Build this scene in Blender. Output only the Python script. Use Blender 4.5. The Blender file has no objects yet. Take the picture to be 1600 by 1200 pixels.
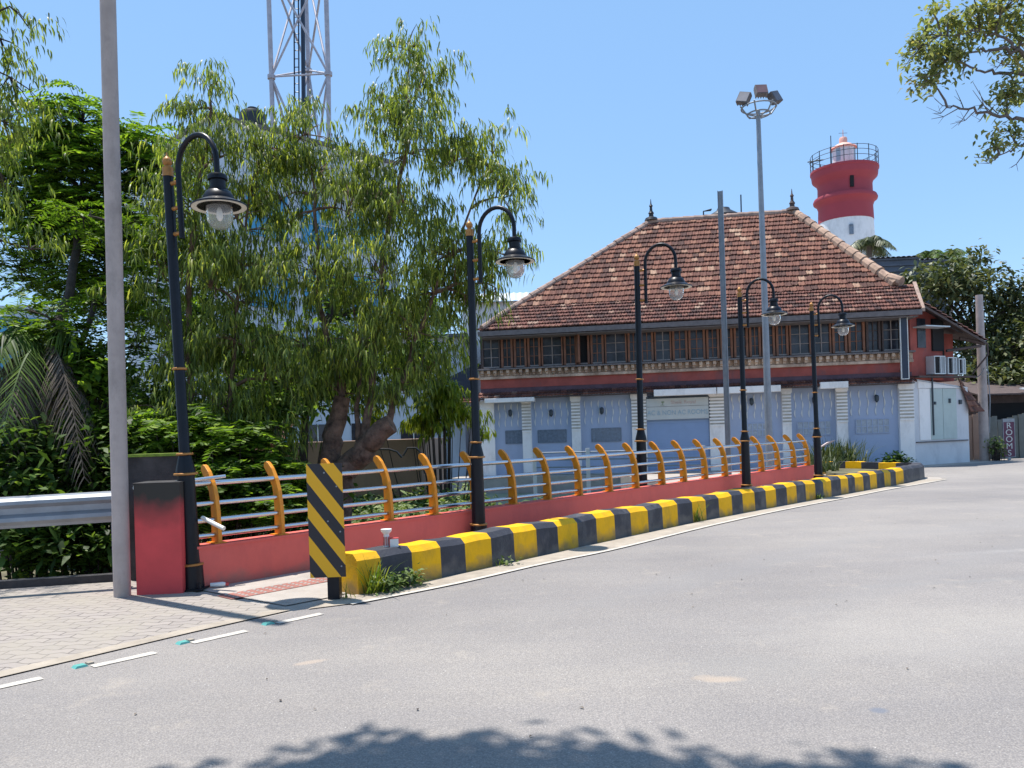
import bpy, math, random
import numpy as np
from mathutils import Vector, Matrix
R = math.radians
scene = bpy.context.scene
COL = scene.collection
# ------------------------------------------------------------------ camera
ROLL = R(1.8); F = 1250.0; CX, CY, CAMH = 800.0, 678.0, 1.5
cam = bpy.data.cameras.new('camera'); camo = bpy.data.objects.new('camera', cam); COL.objects.link(camo)
cam.sensor_width = 36; cam.lens = F/1600*36; cam.shift_y = 78/1600; cam.clip_end = 3000; cam.clip_start = .05
cr_, sr_ = math.cos(ROLL), math.sin(ROLL)
camo.matrix_world = Matrix(((cr_, sr_, 0, 0), (0, 0, -1, 0), (-sr_, cr_, 0, CAMH), (0, 0, 0, 1)))
scene.camera = camo
# ------------------------------------------------------------------ sky, sun, exposure
world = bpy.data.worlds.new("World"); scene.world = world; world.use_nodes = True
SUNV = Vector((-.209, .154, 1)).normalized()
ELEV = math.asin(SUNV.z); AZ = math.atan2(SUNV.x, SUNV.y)
nt = world.node_tree; bg = nt.nodes['Background']
sky = nt.nodes.new('ShaderNodeTexSky'); sky.sky_type = 'NISHITA'; sky.sun_disc = False
sky.sun_elevation = ELEV; sky.sun_rotation = AZ; sky.air_density = 1.0; sky.dust_density = 0.2; sky.ozone_density = 2.0; sky.altitude = 1500
tint = nt.nodes.new('ShaderNodeMix'); tint.data_type = 'RGBA'; tint.blend_type = 'MULTIPLY'; tint.inputs[0].default_value = 1
tint.inputs[7].default_value = (1.05, 1.0, .92, 1)
nt.links.new(sky.outputs[0], tint.inputs[6]); even = nt.nodes.new('ShaderNodeMix'); even.data_type = 'RGBA'; even.inputs[0].default_value = .6; even.inputs[7].default_value = (1.2, 2.35, 4.1, 1)
nt.links.new(tint.outputs[2], even.inputs[6]); nt.links.new(even.outputs[2], bg.inputs[0]); bg.inputs[1].default_value = 0.13
sl = bpy.data.lights.new('sun', 'SUN'); sl.energy = 3.6; sl.angle = R(.5); sl.color = (1, .95, .88)
so = bpy.data.objects.new('sun', sl); COL.objects.link(so); so.rotation_euler = (-SUNV).to_track_quat('-Z', 'Y').to_euler()
so.location = (0, 0, 30)
scene.render.engine = 'CYCLES'
scene.view_settings.view_transform = 'Standard'; scene.view_settings.look = 'None'
scene.view_settings.exposure = 0.95; scene.view_settings.gamma = 1
rng = np.random.default_rng(7); random.seed(5)

# ------------------------------------------------------------------ projection helpers (photo pixel -> place)
def ray(u, v):
    a = u-CX; b = CY-v
    return (a*cr_+b*sr_)/F, (-a*sr_+b*cr_)/F
def at(u, v, d):
    x, y = ray(u, v); return Vector((x*d, d, CAMH+y*d))
# ------------------------------------------------------------------ materials
def lin(h):
    h = h.lstrip('#'); c = [int(h[i:i+2], 16)/255 for i in (0, 2, 4)]
    return tuple(x/12.92 if x < .04045 else ((x+.055)/1.055)**2.4 for x in c)
def mat(name, col, rough=.6, metal=0, var=.12, scale=3.0, col2=None, bump=0, bscale=40, stain=None, stain_amt=.5, stain_scale=1.2, spec=.5, coat=0):
    m = bpy.data.materials.new(name); m.use_nodes = True; n = m.node_tree.nodes; l = m.node_tree.links
    b = n['Principled BSDF']; b.inputs['Roughness'].default_value = rough; b.inputs['Metallic'].default_value = metal
    b.inputs['Specular IOR Level'].default_value = spec; b.inputs['Coat Weight'].default_value = coat
    tc = n.new('ShaderNodeTexCoord')
    nz = n.new('ShaderNodeTexNoise'); nz.inputs['Scale'].default_value = scale; nz.inputs['Detail'].default_value = 8; nz.inputs['Roughness'].default_value = .65
    l.new(tc.outputs['Object'], nz.inputs['Vector'])
    rp = n.new('ShaderNodeValToRGB'); rp.color_ramp.elements[0].position = .3; rp.color_ramp.elements[1].position = .7
    c1 = tuple(max(0, x*(1-var)) for x in col[:3]); c2 = tuple(min(1, x*(1+var)) for x in (col2 or col)[:3])
    rp.color_ramp.elements[0].color = (*c1, 1); rp.color_ramp.elements[1].color = (*c2, 1)
    l.new(nz.outputs[0], rp.inputs[0]); out = rp.outputs[0]
    if stain:
        s = n.new('ShaderNodeTexNoise'); s.inputs['Scale'].default_value = stain_scale; s.inputs['Detail'].default_value = 10; s.inputs['Roughness'].default_value = .72
        mp = n.new('ShaderNodeMapping'); mp.inputs['Scale'].default_value = (1, 1, .45); l.new(tc.outputs['Object'], mp.inputs[0]); l.new(mp.outputs[0], s.inputs['Vector'])
        sr = n.new('ShaderNodeValToRGB'); sr.color_ramp.elements[0].position = .5; sr.color_ramp.elements[1].position = .66
        sr.color_ramp.elements[1].color = (stain_amt,)*3+(1,)
        l.new(s.outputs[0], sr.inputs[0])
        mx = n.new('ShaderNodeMix'); mx.data_type = 'RGBA'; mx.inputs[7].default_value = (*stain, 1)
        l.new(sr.outputs[0], mx.inputs[0]); l.new(out, mx.inputs[6]); out = mx.outputs[2]
    l.new(out, b.inputs['Base Color'])
    if bump:
        bn = n.new('ShaderNodeTexNoise'); bn.inputs['Scale'].default_value = bscale; bn.inputs['Detail'].default_value = 6; l.new(tc.outputs['Object'], bn.inputs['Vector'])
        bp = n.new('ShaderNodeBump'); bp.inputs['Strength'].default_value = bump; bp.inputs['Distance'].default_value = .02
        l.new(bn.outputs[0], bp.inputs['Height']); l.new(bp.outputs[0], b.inputs['Normal'])
    return m
def island_mat(name, cols, rough=.7, transl=0, spec=.3, noise=.3, nscale=.6, pos=None, bump=0, lichen=0):
    m = bpy.data.materials.new(name); m.use_nodes = True; n = m.node_tree.nodes; l = m.node_tree.links
    b = n['Principled BSDF']; b.inputs['Roughness'].default_value = rough; b.inputs['Specular IOR Level'].default_value = spec
    g = n.new('ShaderNodeNewGeometry'); rp = n.new('ShaderNodeValToRGB'); e = rp.color_ramp.elements
    while len(e) < len(cols): e.new(.5)
    for i, c in enumerate(cols):
        e[i].position = pos[i] if pos else i/(len(cols)-1); e[i].color = (*c, 1)
    tc = n.new('ShaderNodeTexCoord'); nz = n.new('ShaderNodeTexNoise'); nz.inputs['Scale'].default_value = nscale; nz.inputs['Detail'].default_value = 4
    l.new(tc.outputs['Object'], nz.inputs['Vector'])
    ad = n.new('ShaderNodeMath'); ad.operation = 'MULTIPLY_ADD'; ad.inputs[1].default_value = noise*2; ad.inputs[2].default_value = -noise
    l.new(nz.outputs[0], ad.inputs[0])
    a2 = n.new('ShaderNodeMath'); a2.operation = 'ADD'; a2.use_clamp = True; l.new(ad.outputs[0], a2.inputs[0]); l.new(g.outputs['Random Per Island'], a2.inputs[1])
    l.new(a2.outputs[0], rp.inputs[0]); l.new(rp.outputs[0], b.inputs['Base Color'])
    if bump:
        bn = n.new('ShaderNodeTexNoise'); bn.inputs['Scale'].default_value = 60; l.new(tc.outputs['Object'], bn.inputs['Vector'])
        bp = n.new('ShaderNodeBump'); bp.inputs['Strength'].default_value = bump; bp.inputs['Distance'].default_value = .01
        l.new(bn.outputs[0], bp.inputs['Height']); l.new(bp.outputs[0], b.inputs['Normal'])
    if lichen:
        ln = n.new('ShaderNodeTexNoise'); ln.inputs['Scale'].default_value = 3.2; ln.inputs['Detail'].default_value = 9; ln.inputs['Roughness'].default_value = .75
        lm = n.new('ShaderNodeMapping'); lm.inputs['Scale'].default_value = (1.3, 2.2, 2.2); lm.inputs['Rotation'].default_value = (0, R(18), 0); l.new(tc.outputs['Object'], lm.inputs[0]); l.new(lm.outputs[0], ln.inputs['Vector'])
        lr = n.new('ShaderNodeMapRange'); lr.inputs[1].default_value = .585; lr.inputs[2].default_value = .70; lr.inputs[4].default_value = lichen; l.new(ln.outputs[0], lr.inputs[0])
        lx = n.new('ShaderNodeMix'); lx.data_type = 'RGBA'; lx.inputs[7].default_value = (.60, .44, .27, 1); l.new(lr.outputs[0], lx.inputs[0]); l.new(rp.outputs[0], lx.inputs[6]); l.new(lx.outputs[2], b.inputs['Base Color'])
    if transl:
        t = n.new('ShaderNodeBsdfTranslucent'); hs = n.new('ShaderNodeMix'); hs.data_type = 'RGBA'; hs.blend_type = 'MULTIPLY'; hs.inputs[0].default_value = 1
        hs.inputs[7].default_value = (1.35, 1.38, .6, 1); l.new(rp.outputs[0], hs.inputs[6]); l.new(hs.outputs[2], t.inputs[0])
        mx = n.new('ShaderNodeMixShader'); mx.inputs[0].default_value = transl
        l.new(b.outputs[0], mx.inputs[1]); l.new(t.outputs[0], mx.inputs[2]); l.new(mx.outputs[0], n['Material Output'].inputs[0])
    return m
M = {}
M['black_paint'] = mat('black_paint', (.006, .007, .012), .38, var=.3, scale=8, spec=.3)
M['gold'] = mat('gold_paint', (.42, .19, .05), .4, .3, var=.25, scale=20)
M['lamp_white'] = mat('lamp_white', (.75, .72, .66), .5)
M['orange'] = mat('orange_paint', (.72, .265, .012), .45, var=.12, scale=6, stain=(.3, .09, .02), stain_amt=.5, stain_scale=5)
M['steel'] = mat('stainless_steel', (.62, .62, .64), .2, 1, var=.05)
M['galv'] = mat('galvanised_steel', (.27, .29, .32), .5, .4, var=.15, scale=5)
M['grey_pole'] = mat('grey_pole_paint', (.42, .35, .325), .65, .0, var=.15, scale=3, stain=(.16, .14, .13), stain_amt=.5, stain_scale=2.5)
M['red_wall'] = mat('red_wall_paint', (.68, .13, .105), .75, var=.08, scale=1.6, stain=(.48, .09, .085), stain_amt=.45, stain_scale=1.3, bump=.15)
M['conc'] = mat('concrete', (.38, .34, .30), .9, var=.14, scale=3, stain=(.25, .22, .19), stain_amt=.5, stain_scale=1.0, bump=.3)
M['apron'] = mat('kerb_apron_concrete', (.36, .31, .25), .9, var=.2, scale=4, stain=(.26, .22, .18), stain_amt=.7, stain_scale=3, bump=.3)
M['dark_conc'] = mat('dark_concrete', (.05, .045, .045), .9, var=.5, scale=4, bump=.3)
M['moss'] = mat('moss', (.18, .25, .03), .9, var=.4, scale=12, bump=.5)
M['yellow'] = mat('yellow_kerb_paint', (.84, .44, .003), .65, var=.08, spec=.25, scale=5, stain=(.42, .24, .03), stain_amt=.5, stain_scale=2.6, bump=.25)
M['kblack'] = mat('black_kerb_paint', (.030, .031, .042), .65, var=.25, scale=5, stain=(.12, .115, .12), stain_amt=.6, stain_scale=3, bump=.25)
M['whiteline'] = mat('white_road_paint', (.52, .48, .42), .85, var=.12, scale=30, stain=(.33, .31, .29), stain_amt=.95, stain_scale=9)
M['teal'] = mat('teal_plastic', (.10, .36, .32), .5)
def add_dirt(m, z1, col, amt, chip=None):
    n = m.node_tree.nodes; l = m.node_tree.links; bs = n['Principled BSDF']; src = bs.inputs['Base Color'].links[0].from_socket
    tc = n.new('ShaderNodeTexCoord'); sp = n.new('ShaderNodeSeparateXYZ'); l.new(tc.outputs['Object'], sp.inputs[0])
    nz = n.new('ShaderNodeTexNoise'); nz.inputs['Scale'].default_value = 5; nz.inputs['Detail'].default_value = 8; l.new(tc.outputs['Object'], nz.inputs['Vector'])
    a = n.new('ShaderNodeMath'); a.operation = 'MULTIPLY_ADD'; a.inputs[1].default_value = -z1*3; l.new(nz.outputs[0], a.inputs[0]); l.new(sp.outputs[2], a.inputs[2])
    mr = n.new('ShaderNodeMapRange'); mr.inputs[1].default_value = z1-z1*1.5; mr.inputs[2].default_value = -z1*1.5; mr.inputs[4].default_value = amt; l.new(a.outputs[0], mr.inputs[0])
    mx = n.new('ShaderNodeMix'); mx.data_type = 'RGBA'; mx.inputs[7].default_value = (*col, 1); l.new(mr.outputs[0], mx.inputs[0]); l.new(src, mx.inputs[6]); out = mx.outputs[2]
    if chip:
        cn = n.new('ShaderNodeTexNoise'); cn.inputs['Scale'].default_value = 17; cn.inputs['Detail'].default_value = 9; cn.inputs['Roughness'].default_value = .8; l.new(tc.outputs['Object'], cn.inputs['Vector'])
        cr = n.new('ShaderNodeMapRange'); cr.inputs[1].default_value = .66; cr.inputs[2].default_value = .70; cr.inputs[4].default_value = .75; l.new(cn.outputs[0], cr.inputs[0])
        m2 = n.new('ShaderNodeMix'); m2.data_type = 'RGBA'; m2.inputs[7].default_value = (*chip, 1); l.new(cr.outputs[0], m2.inputs[0]); l.new(out, m2.inputs[6]); out = m2.outputs[2]
    l.new(out, bs.inputs['Base Color'])
add_dirt(M['yellow'], .16, (.20, .15, .09), .75, (.30, .27, .22)); add_dirt(M['kblack'], .16, (.16, .14, .12), .6, (.20, .19, .18)); add_dirt(M['red_wall'], .14, (.28, .15, .12), .6, (.40, .26, .22)); add_dirt(M['grey_pole'], .5, (.42, .33, .27), .4)
M['tactile'] = mat('red_tactile_tile', (.30, .12, .095), .8, var=.15)
M['white_wall'] = mat('white_wall', (.88, .84, .81), .85, var=.03, scale=2, stain=(.48, .45, .43), stain_amt=.5, stain_scale=1.3, bump=.2)
M['groove'] = mat('tan_shaded_groove', (.50, .46, .40), .9, var=.2, scale=4)  # tan grooves with shade put into the colour so the pillar banding shows
M['blue_wall'] = mat('blue_wall', (.38, .44, .58), .8, var=.05, scale=1.2, stain=(.29, .34, .45), stain_amt=.5, stain_scale=1.0)
M['shutter'] = mat('blue_shutter', (.26, .36, .55), .6, var=.05)
M['wave'] = mat('white_moulding', (.68, .67, .64), .8)
M['glass_brick'] = mat('glass_brick', (.16, .20, .26), .2, var=.25, scale=12)
M['wood'] = mat('window_wood', (.25, .105, .058), .7, var=.35, scale=4, stain=(.15, .09, .07), stain_amt=.7, stain_scale=2)
M['muntin'] = mat('pale_dusty_wood', (.30, .25, .23), .85, var=.2, scale=6)
M['wood_dark'] = mat('dark_wood', (.085, .06, .055), .8, var=.3, scale=5)
M['wood_grey'] = mat('weathered_wood', (.16, .14, .14), .85, var=.25, scale=6)
M['pane'] = mat('window_glass', (.008, .010, .018), .15, var=.5, scale=1.4, col2=(.055, .055, .068), spec=.35)
M['red_plaster'] = mat('red_plaster', (.34, .082, .065), .9, var=.22, scale=2, stain=(.12, .09, .10), stain_amt=.8, stain_scale=.9)
M['cornice'] = mat('cornice_plaster', (.42, .27, .20), .85, var=.4, scale=2.0, col2=(.55, .42, .32), stain=(.15, .09, .06), stain_amt=.7, stain_scale=3)
M['maroon'] = mat('maroon_plaster', (.11, .065, .08), .85, var=.3, scale=3)
M['sign_white'] = mat('sign_white', (.52, .54, .52), .6, var=.06)
M['sign_blue'] = mat('sign_faded_blue', (.30, .42, .50), .6, var=.2, scale=8)
M['sign_pink'] = mat('sign_faded_pink', (.50, .38, .35), .6, var=.2, scale=8)
M['sign_green'] = mat('sign_faded_green', (.22, .30, .17), .6)
M['ridge'] = mat('ridge_mortar', (.36, .25, .20), .9, var=.3, scale=4, stain=(.13, .08, .07), stain_amt=.7, stain_scale=2.5, bump=.4)
M['tile'] = island_mat('clay_tile', [(.075, .036, .030), (.135, .058, .043), (.18, .076, .053), (.235, .108, .072), (.36, .23, .16)], .85, noise=.12, nscale=.9, pos=[0, .3, .7, .93, 1], bump=.3, lichen=.6)
M['tile_dark'] = island_mat('dark_clay_tile', [(.055, .03, .029), (.105, .048, .040), (.15, .062, .048), (.18, .08, .06), (.30, .20, .15)], .85, noise=.14, nscale=1.2, pos=[0, .3, .7, .94, 1], bump=.3, lichen=.6)
M['door_green'] = mat('pale_green_door', (.46, .53, .50), .7, var=.06, stain=(.33, .36, .36), stain_amt=.5)
M['lh_red'] = mat('lighthouse_red', (.35, .045, .065), .7, var=.1, scale=.4, stain=(.36, .05, .06), stain_amt=.5, stain_scale=.5)
M['lh_white'] = mat('lighthouse_white', (.80, .79, .80), .7, var=.05, scale=.4, stain=(.42, .42, .43), stain_amt=.6, stain_scale=.45)
M['lh_orange'] = mat('lighthouse_dome_paint', (.78, .40, .32), .6)
M['iron'] = mat('painted_iron', (.045, .06, .075), .5, .2)
M['tower_grey'] = mat('tower_steel', (.40, .38, .42), .5, .2, var=.2)
M['tank'] = mat('black_plastic', (.02, .02, .025), .45)
M['bldg_white'] = mat('painted_wall', (.55, .60, .68), .8, var=.08, scale=.6, stain=(.35, .38, .42), stain_amt=.5, stain_scale=.5)
M['blue_glass'] = mat('blue_curtain_glass', (.03, .20, .42), .15, var=.35, scale=.5, col2=(.06, .30, .5))
M['tan_wall'] = mat('tan_wall', (.36, .24, .18), .85, var=.1, scale=1, stain=(.2, .15, .12), stain_amt=.5)
M['band_brown'] = mat('brown_band', (.30, .15, .10), .8, var=.2)
M['corr'] = mat('corrugated_sheet', (.10, .105, .13), .5, .3, var=.3, scale=2)
M['zinc'] = mat('pale_zinc_sheet', (.55, .58, .60), .45, .3, var=.1)
M['navy'] = mat('navy_panel', (.015, .025, .05), .4)
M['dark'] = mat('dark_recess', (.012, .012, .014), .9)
M['fence_green'] = mat('green_grey_metal', (.12, .13, .12), .7, var=.25, scale=2)
M['bark'] = mat('bark', (.085, .05, .036), .9, var=.5, scale=7, col2=(.18, .11, .078), bump=1.0, bscale=25)
M['bark_dark'] = mat('dark_bark', (.045, .032, .026), .9, var=.4, scale=8, bump=.8, bscale=25)
M['bark_grey'] = mat('grey_bark', (.14, .115, .105), .9, var=.3, scale=8, bump=.6, bscale=25)
M['dead'] = island_mat('dead_frond', [(.05, .04, .035), (.10, .08, .065), (.22, .18, .14)], .8, transl=.1)
M['leaf_droop'] = island_mat('drooping_leaf', [(.055, .078, .020), (.125, .17, .036), (.22, .28, .058), (.36, .42, .09), (.52, .52, .14)], .42, .55, spec=.5, noise=.25, nscale=.8, pos=[0, .35, .7, .93, 1])
M['leaf_pinnate'] = island_mat('feather_leaf', [(.028, .060, .012), (.075, .145, .020), (.15, .26, .03), (.28, .40, .045)], .5, .5, spec=.35, noise=.25, nscale=.7)
M['leaf_bright'] = island_mat('bright_leaf', [(.06, .12, .012), (.11, .20, .02), (.19, .29, .03)], .5, .4, spec=.4)
M['leaf_dark'] = island_mat('dark_leaf', [(.025, .052, .014), (.055, .10, .022), (.10, .175, .035), (.20, .29, .055)], .5, .42, spec=.25, noise=.2)
M['leaf_weed'] = island_mat('weed_leaf', [(.05, .085, .022), (.09, .15, .03), (.17, .23, .07), (.30, .34, .16)], .55, .3, spec=.4)
M['leaf_bamboo'] = island_mat('bamboo_leaf', [(.09, .13, .015), (.18, .24, .02), (.32, .34, .03)], .5, .4)
M['leaf_far'] = island_mat('broad_leaf', [(.028, .042, .017), (.06, .082, .03), (.115, .135, .055), (.20, .205, .10)], .45, .22, spec=.5, noise=.3, nscale=.5)
M['leaf_rain'] = island_mat('olive_leaf', [(.10, .12, .055), (.19, .22, .09), (.30, .32, .14), (.42, .33, .16)], .5, .45, spec=.25, noise=.2, pos=[0, .4, .85, 1])
M['leaf_grass_dark'] = island_mat('dark_grass_blade', [(.02, .035, .012), (.045, .07, .02), (.09, .11, .04)], .5, .2, spec=.3)
M['leaf_grass'] = island_mat('grass_blade', [(.05, .09, .012), (.12, .19, .02), (.25, .28, .04)], .5, .35)
M['paper_white'] = mat('white_card', (.75, .74, .72), .6, var=.04)
M['paper_red'] = mat('red_card', (.5, .06, .06), .5)
M['soil'] = mat('soil', (.10, .085, .055), .95, var=.4, scale=2, col2=(.14, .13, .07), bump=.8, bscale=8)
def glass_mat():
    m = bpy.data.materials.new('lamp_glass'); m.use_nodes = True; b = m.node_tree.nodes['Principled BSDF']
    b.inputs['Base Color'].default_value = (.92, .92, .92, 1); b.inputs['Roughness'].default_value = .12; b.inputs['Transmission Weight'].default_value = .75
    b.inputs['IOR'].default_value = 1.12; b.inputs['Alpha'].default_value = .75
    return m
M['glass'] = glass_mat()
SPOTS = [(1.20, 4.75, .13, .07, 0, (.46, .36, .27), .6), (1.10, 4.8, .09, .05, 20, (.46, .36, .27), .4), (1.86, 4.16, .05, .05, 0, (.16, .17, .20), .9), (5.6, 7.55, 3.4, .09, 6, (.24, .235, .23), .3),
         (-1.4, 5.4, .12, .05, 30, (.46, .36, .28), .5), (6.5, 9.2, 2.0, .12, 10, (.43, .41, .38), .2), (3.0, 5.6, 1.4, .9, 0, (.43, .40, .36), .15), (7.5, 11.5, 4, .5, 20, (.25, .24, .24), .18), (2.5, 8.6, 3.5, .35, 42, (.24, .232, .23), .22), (4.5, 8.2, 4.0, .3, 40, (.25, .24, .235), .2), (1.4, 5.0, .5, .35, 0, (.24, .23, .22), .3)]
def asphalt():
    m = bpy.data.materials.new('asphalt'); m.use_nodes = True; n = m.node_tree.nodes; l = m.node_tree.links; b = n['Principled BSDF']
    b.inputs['Roughness'].default_value = .82; b.inputs['Specular IOR Level'].default_value = .35
    tc = n.new('ShaderNodeTexCoord')
    def noise(s, det=4, ro=.6, sc=None):
        x = n.new('ShaderNodeTexNoise'); x.inputs['Scale'].default_value = s; x.inputs['Detail'].default_value = det; x.inputs['Roughness'].default_value = ro
        if sc:
            mp = n.new('ShaderNodeMapping'); mp.inputs['Scale'].default_value = sc; mp.inputs['Rotation'].default_value = (0, 0, R(-42)); l.new(tc.outputs['Object'], mp.inputs[0]); l.new(mp.outputs[0], x.inputs['Vector'])
        else: l.new(tc.outputs['Object'], x.inputs['Vector'])
        return x
    def ramp(src, p0, c0, p1, c1):
        r = n.new('ShaderNodeValToRGB'); r.color_ramp.elements[0].position = p0; r.color_ramp.elements[1].position = p1
        r.color_ramp.elements[0].color = (*c0, 1); r.color_ramp.elements[1].color = (*c1, 1); l.new(src, r.inputs[0]); return r.outputs[0]
    def mixc(fac, a, bb, mode='MIX'):
        x = n.new('ShaderNodeMix'); x.data_type = 'RGBA'; x.blend_type = mode
        if isinstance(fac, float): x.inputs[0].default_value = fac
        else: l.new(fac, x.inputs[0])
        for s, i in ((a, 6), (bb, 7)):
            if isinstance(s, tuple): x.inputs[i].default_value = (*s, 1)
            else: l.new(s, x.inputs[i])
        return x.outputs[2]
    base = ramp(noise(.35, 5).outputs[0], .35, (.278, .260, .248), .68, (.348, .323, .300))
    streak = ramp(noise(1.0, 5, .6, (.25, 1.6, 1)).outputs[0], .35, (.95, .95, .96), .7, (1.05, 1.04, 1.02))
    c = mixc(1.0, base, streak, 'MULTIPLY')
    v = n.new('ShaderNodeTexVoronoi'); v.inputs['Scale'].default_value = 95; l.new(tc.outputs['Object'], v.inputs['Vector'])
    agg = ramp(v.outputs['Distance'], .1, (1.22, 1.2, 1.17), .62, (.62, .62, .64)); c = mixc(.62, c, agg, 'MULTIPLY')
    g2 = ramp(noise(48, 5, .8).outputs[0], .36, (.78, .78, .79), .66, (1.2, 1.19, 1.17)); c = mixc(.8, c, g2, 'MULTIPLY')
    v2 = n.new('ShaderNodeTexVoronoi'); v2.inputs['Scale'].default_value = 14; v2.inputs['Randomness'].default_value = 1; l.new(tc.outputs['Object'], v2.inputs['Vector'])
    chip = ramp(v2.outputs['Distance'], .035, (1, 1, 1), .06, (0, 0, 0)); c = mixc(chip, c, (.6, .58, .54))
    ps = noise(.8, 6, .55); patch = ramp(ps.outputs[0], .70, (0, 0, 0), .74, (.5, .5, .5)); c = mixc(patch, c, (.42, .30, .20))
    wp_ = noise(.22, 3, .5, (.12, 1.0, 1)); wr = ramp(wp_.outputs[0], .42, (.90, .90, .91), .58, (1.05, 1.045, 1.03)); c = mixc(1.0, c, wr, 'MULTIPLY')
    dn = noise(1.7, 8, .7); dr = ramp(dn.outputs[0], .58, (0, 0, 0), .72, (.35, .35, .35)); c = mixc(dr, c, (.44, .38, .31))
    wob = noise(3.5, 6, .7)
    def spot(c, cx_, cy_, sx_, sy_, ang, col, amt):
        mp = n.new('ShaderNodeMapping'); mp.vector_type = 'TEXTURE'; mp.inputs['Location'].default_value = (cx_, cy_, 0); mp.inputs['Rotation'].default_value = (0, 0, R(ang)); mp.inputs['Scale'].default_value = (sx_, sy_, 1000)
        l.new(tc.outputs['Object'], mp.inputs[0]); ln = n.new('ShaderNodeVectorMath'); ln.operation = 'LENGTH'; l.new(mp.outputs[0], ln.inputs[0])
        ad = n.new('ShaderNodeMath'); ad.operation = 'MULTIPLY_ADD'; ad.inputs[1].default_value = 1.6; l.new(wob.outputs[0], ad.inputs[0]); l.new(ln.outputs['Value'], ad.inputs[2])
        mr = n.new('ShaderNodeMapRange'); mr.inputs[1].default_value = 1.9; mr.inputs[2].default_value = 1.35; mr.inputs[4].default_value = amt; l.new(ad.outputs[0], mr.inputs[0])
        return mixc(mr.outputs[0], c, col)
    for a in SPOTS: c = spot(c, *a)
    l.new(c, b.inputs['Base Color'])
    bp = n.new('ShaderNodeBump'); bp.inputs['Strength'].default_value = .4; bp.inputs['Distance'].default_value = .012
    l.new(v.outputs['Distance'], bp.inputs['Height']); l.new(bp.outputs[0], b.inputs['Normal'])
    return m
M['asphalt'] = asphalt()
def pavers():
    m = bpy.data.materials.new('interlocking_pavers'); m.use_nodes = True; n = m.node_tree.nodes; l = m.node_tree.links; b = n['Principled BSDF']
    b.inputs['Roughness'].default_value = .9
    tc = n.new('ShaderNodeTexCoord')
    w = n.new('ShaderNodeTexWave'); w.wave_type = 'BANDS'; w.bands_direction = 'X'; w.inputs['Scale'].default_value = 1.6; w.inputs['Distortion'].default_value = 0
    l.new(tc.outputs['Object'], w.inputs['Vector'])
    cb = n.new('ShaderNodeCombineXYZ'); mu = n.new('ShaderNodeMath'); mu.operation = 'MULTIPLY'; mu.inputs[1].default_value = .035
    l.new(w.outputs['Fac'], mu.inputs[0]); l.new(mu.outputs[0], cb.inputs[1])
    nz0 = n.new('ShaderNodeTexNoise'); nz0.inputs['Scale'].default_value = 1.5; l.new(tc.outputs['Object'], nz0.inputs['Vector'])
    sc = n.new('ShaderNodeVectorMath'); sc.operation = 'SCALE'; sc.inputs['Scale'].default_value = .06; l.new(nz0.outputs['Color'], sc.inputs[0])
    ad = n.new('ShaderNodeVectorMath'); ad.operation = 'ADD'; l.new(tc.outputs['Object'], ad.inputs[0]); l.new(cb.outputs[0], ad.inputs[1])
    ad2 = n.new('ShaderNodeVectorMath'); ad2.operation = 'ADD'; l.new(ad.outputs[0], ad2.inputs[0]); l.new(sc.outputs[0], ad2.inputs[1])
    br = n.new('ShaderNodeTexBrick'); br.inputs['Scale'].default_value = 1; br.inputs['Brick Width'].default_value = .25; br.inputs['Row Height'].default_value = .115
    br.inputs['Mortar Size'].default_value = .007; br.inputs['Mortar Smooth'].default_value = .3
    br.inputs['Color1'].default_value = (.325, .285, .255, 1); br.inputs['Color2'].default_value = (.285, .252, .228, 1); br.inputs['Mortar'].default_value = (.14, .122, .11, 1)
    l.new(ad2.outputs[0], br.inputs['Vector'])
    nz = n.new('ShaderNodeTexNoise'); nz.inputs['Scale'].default_value = 1.6; nz.inputs['Detail'].default_value = 9; nz.inputs['Roughness'].default_value = .7; l.new(tc.outputs['Object'], nz.inputs['Vector'])
    rp = n.new('ShaderNodeValToRGB'); rp.color_ramp.elements[0].position = .42; rp.color_ramp.elements[1].position = .7; l.new(nz.outputs[0], rp.inputs[0])
    mx = n.new('ShaderNodeMix'); mx.data_type = 'RGBA'; mx.inputs[7].default_value = (.32, .285, .235, 1); l.new(rp.outputs[0], mx.inputs[0]); l.new(br.outputs[0], mx.inputs[6])
    l.new(mx.outputs[2], b.inputs['Base Color'])
    bp = n.new('ShaderNodeBump'); bp.inputs['Strength'].default_value = .6; bp.inputs['Distance'].default_value = .01; bp.invert = True
    l.new(br.outputs['Fac'], bp.inputs['Height']); l.new(bp.outputs[0], b.inputs['Normal'])
    return m
M['pavers'] = pavers()
def water():
    m = bpy.data.materials.new('canal_water'); m.use_nodes = True; n = m.node_tree.nodes; l = m.node_tree.links; b = n['Principled BSDF']
    b.inputs['Base Color'].default_value = (.02, .05, .045, 1); b.inputs['Roughness'].default_value = .06
    nz = n.new('ShaderNodeTexNoise'); nz.inputs['Scale'].default_value = 2.5; bp = n.new('ShaderNodeBump'); bp.inputs['Strength'].default_value = .12; bp.inputs['Distance'].default_value = .1
    tc = n.new('ShaderNodeTexCoord'); l.new(tc.outputs['Object'], nz.inputs['Vector']); l.new(nz.outputs[0], bp.inputs['Height']); l.new(bp.outputs[0], b.inputs['Normal'])
    return m
M['water'] = water()
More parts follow.
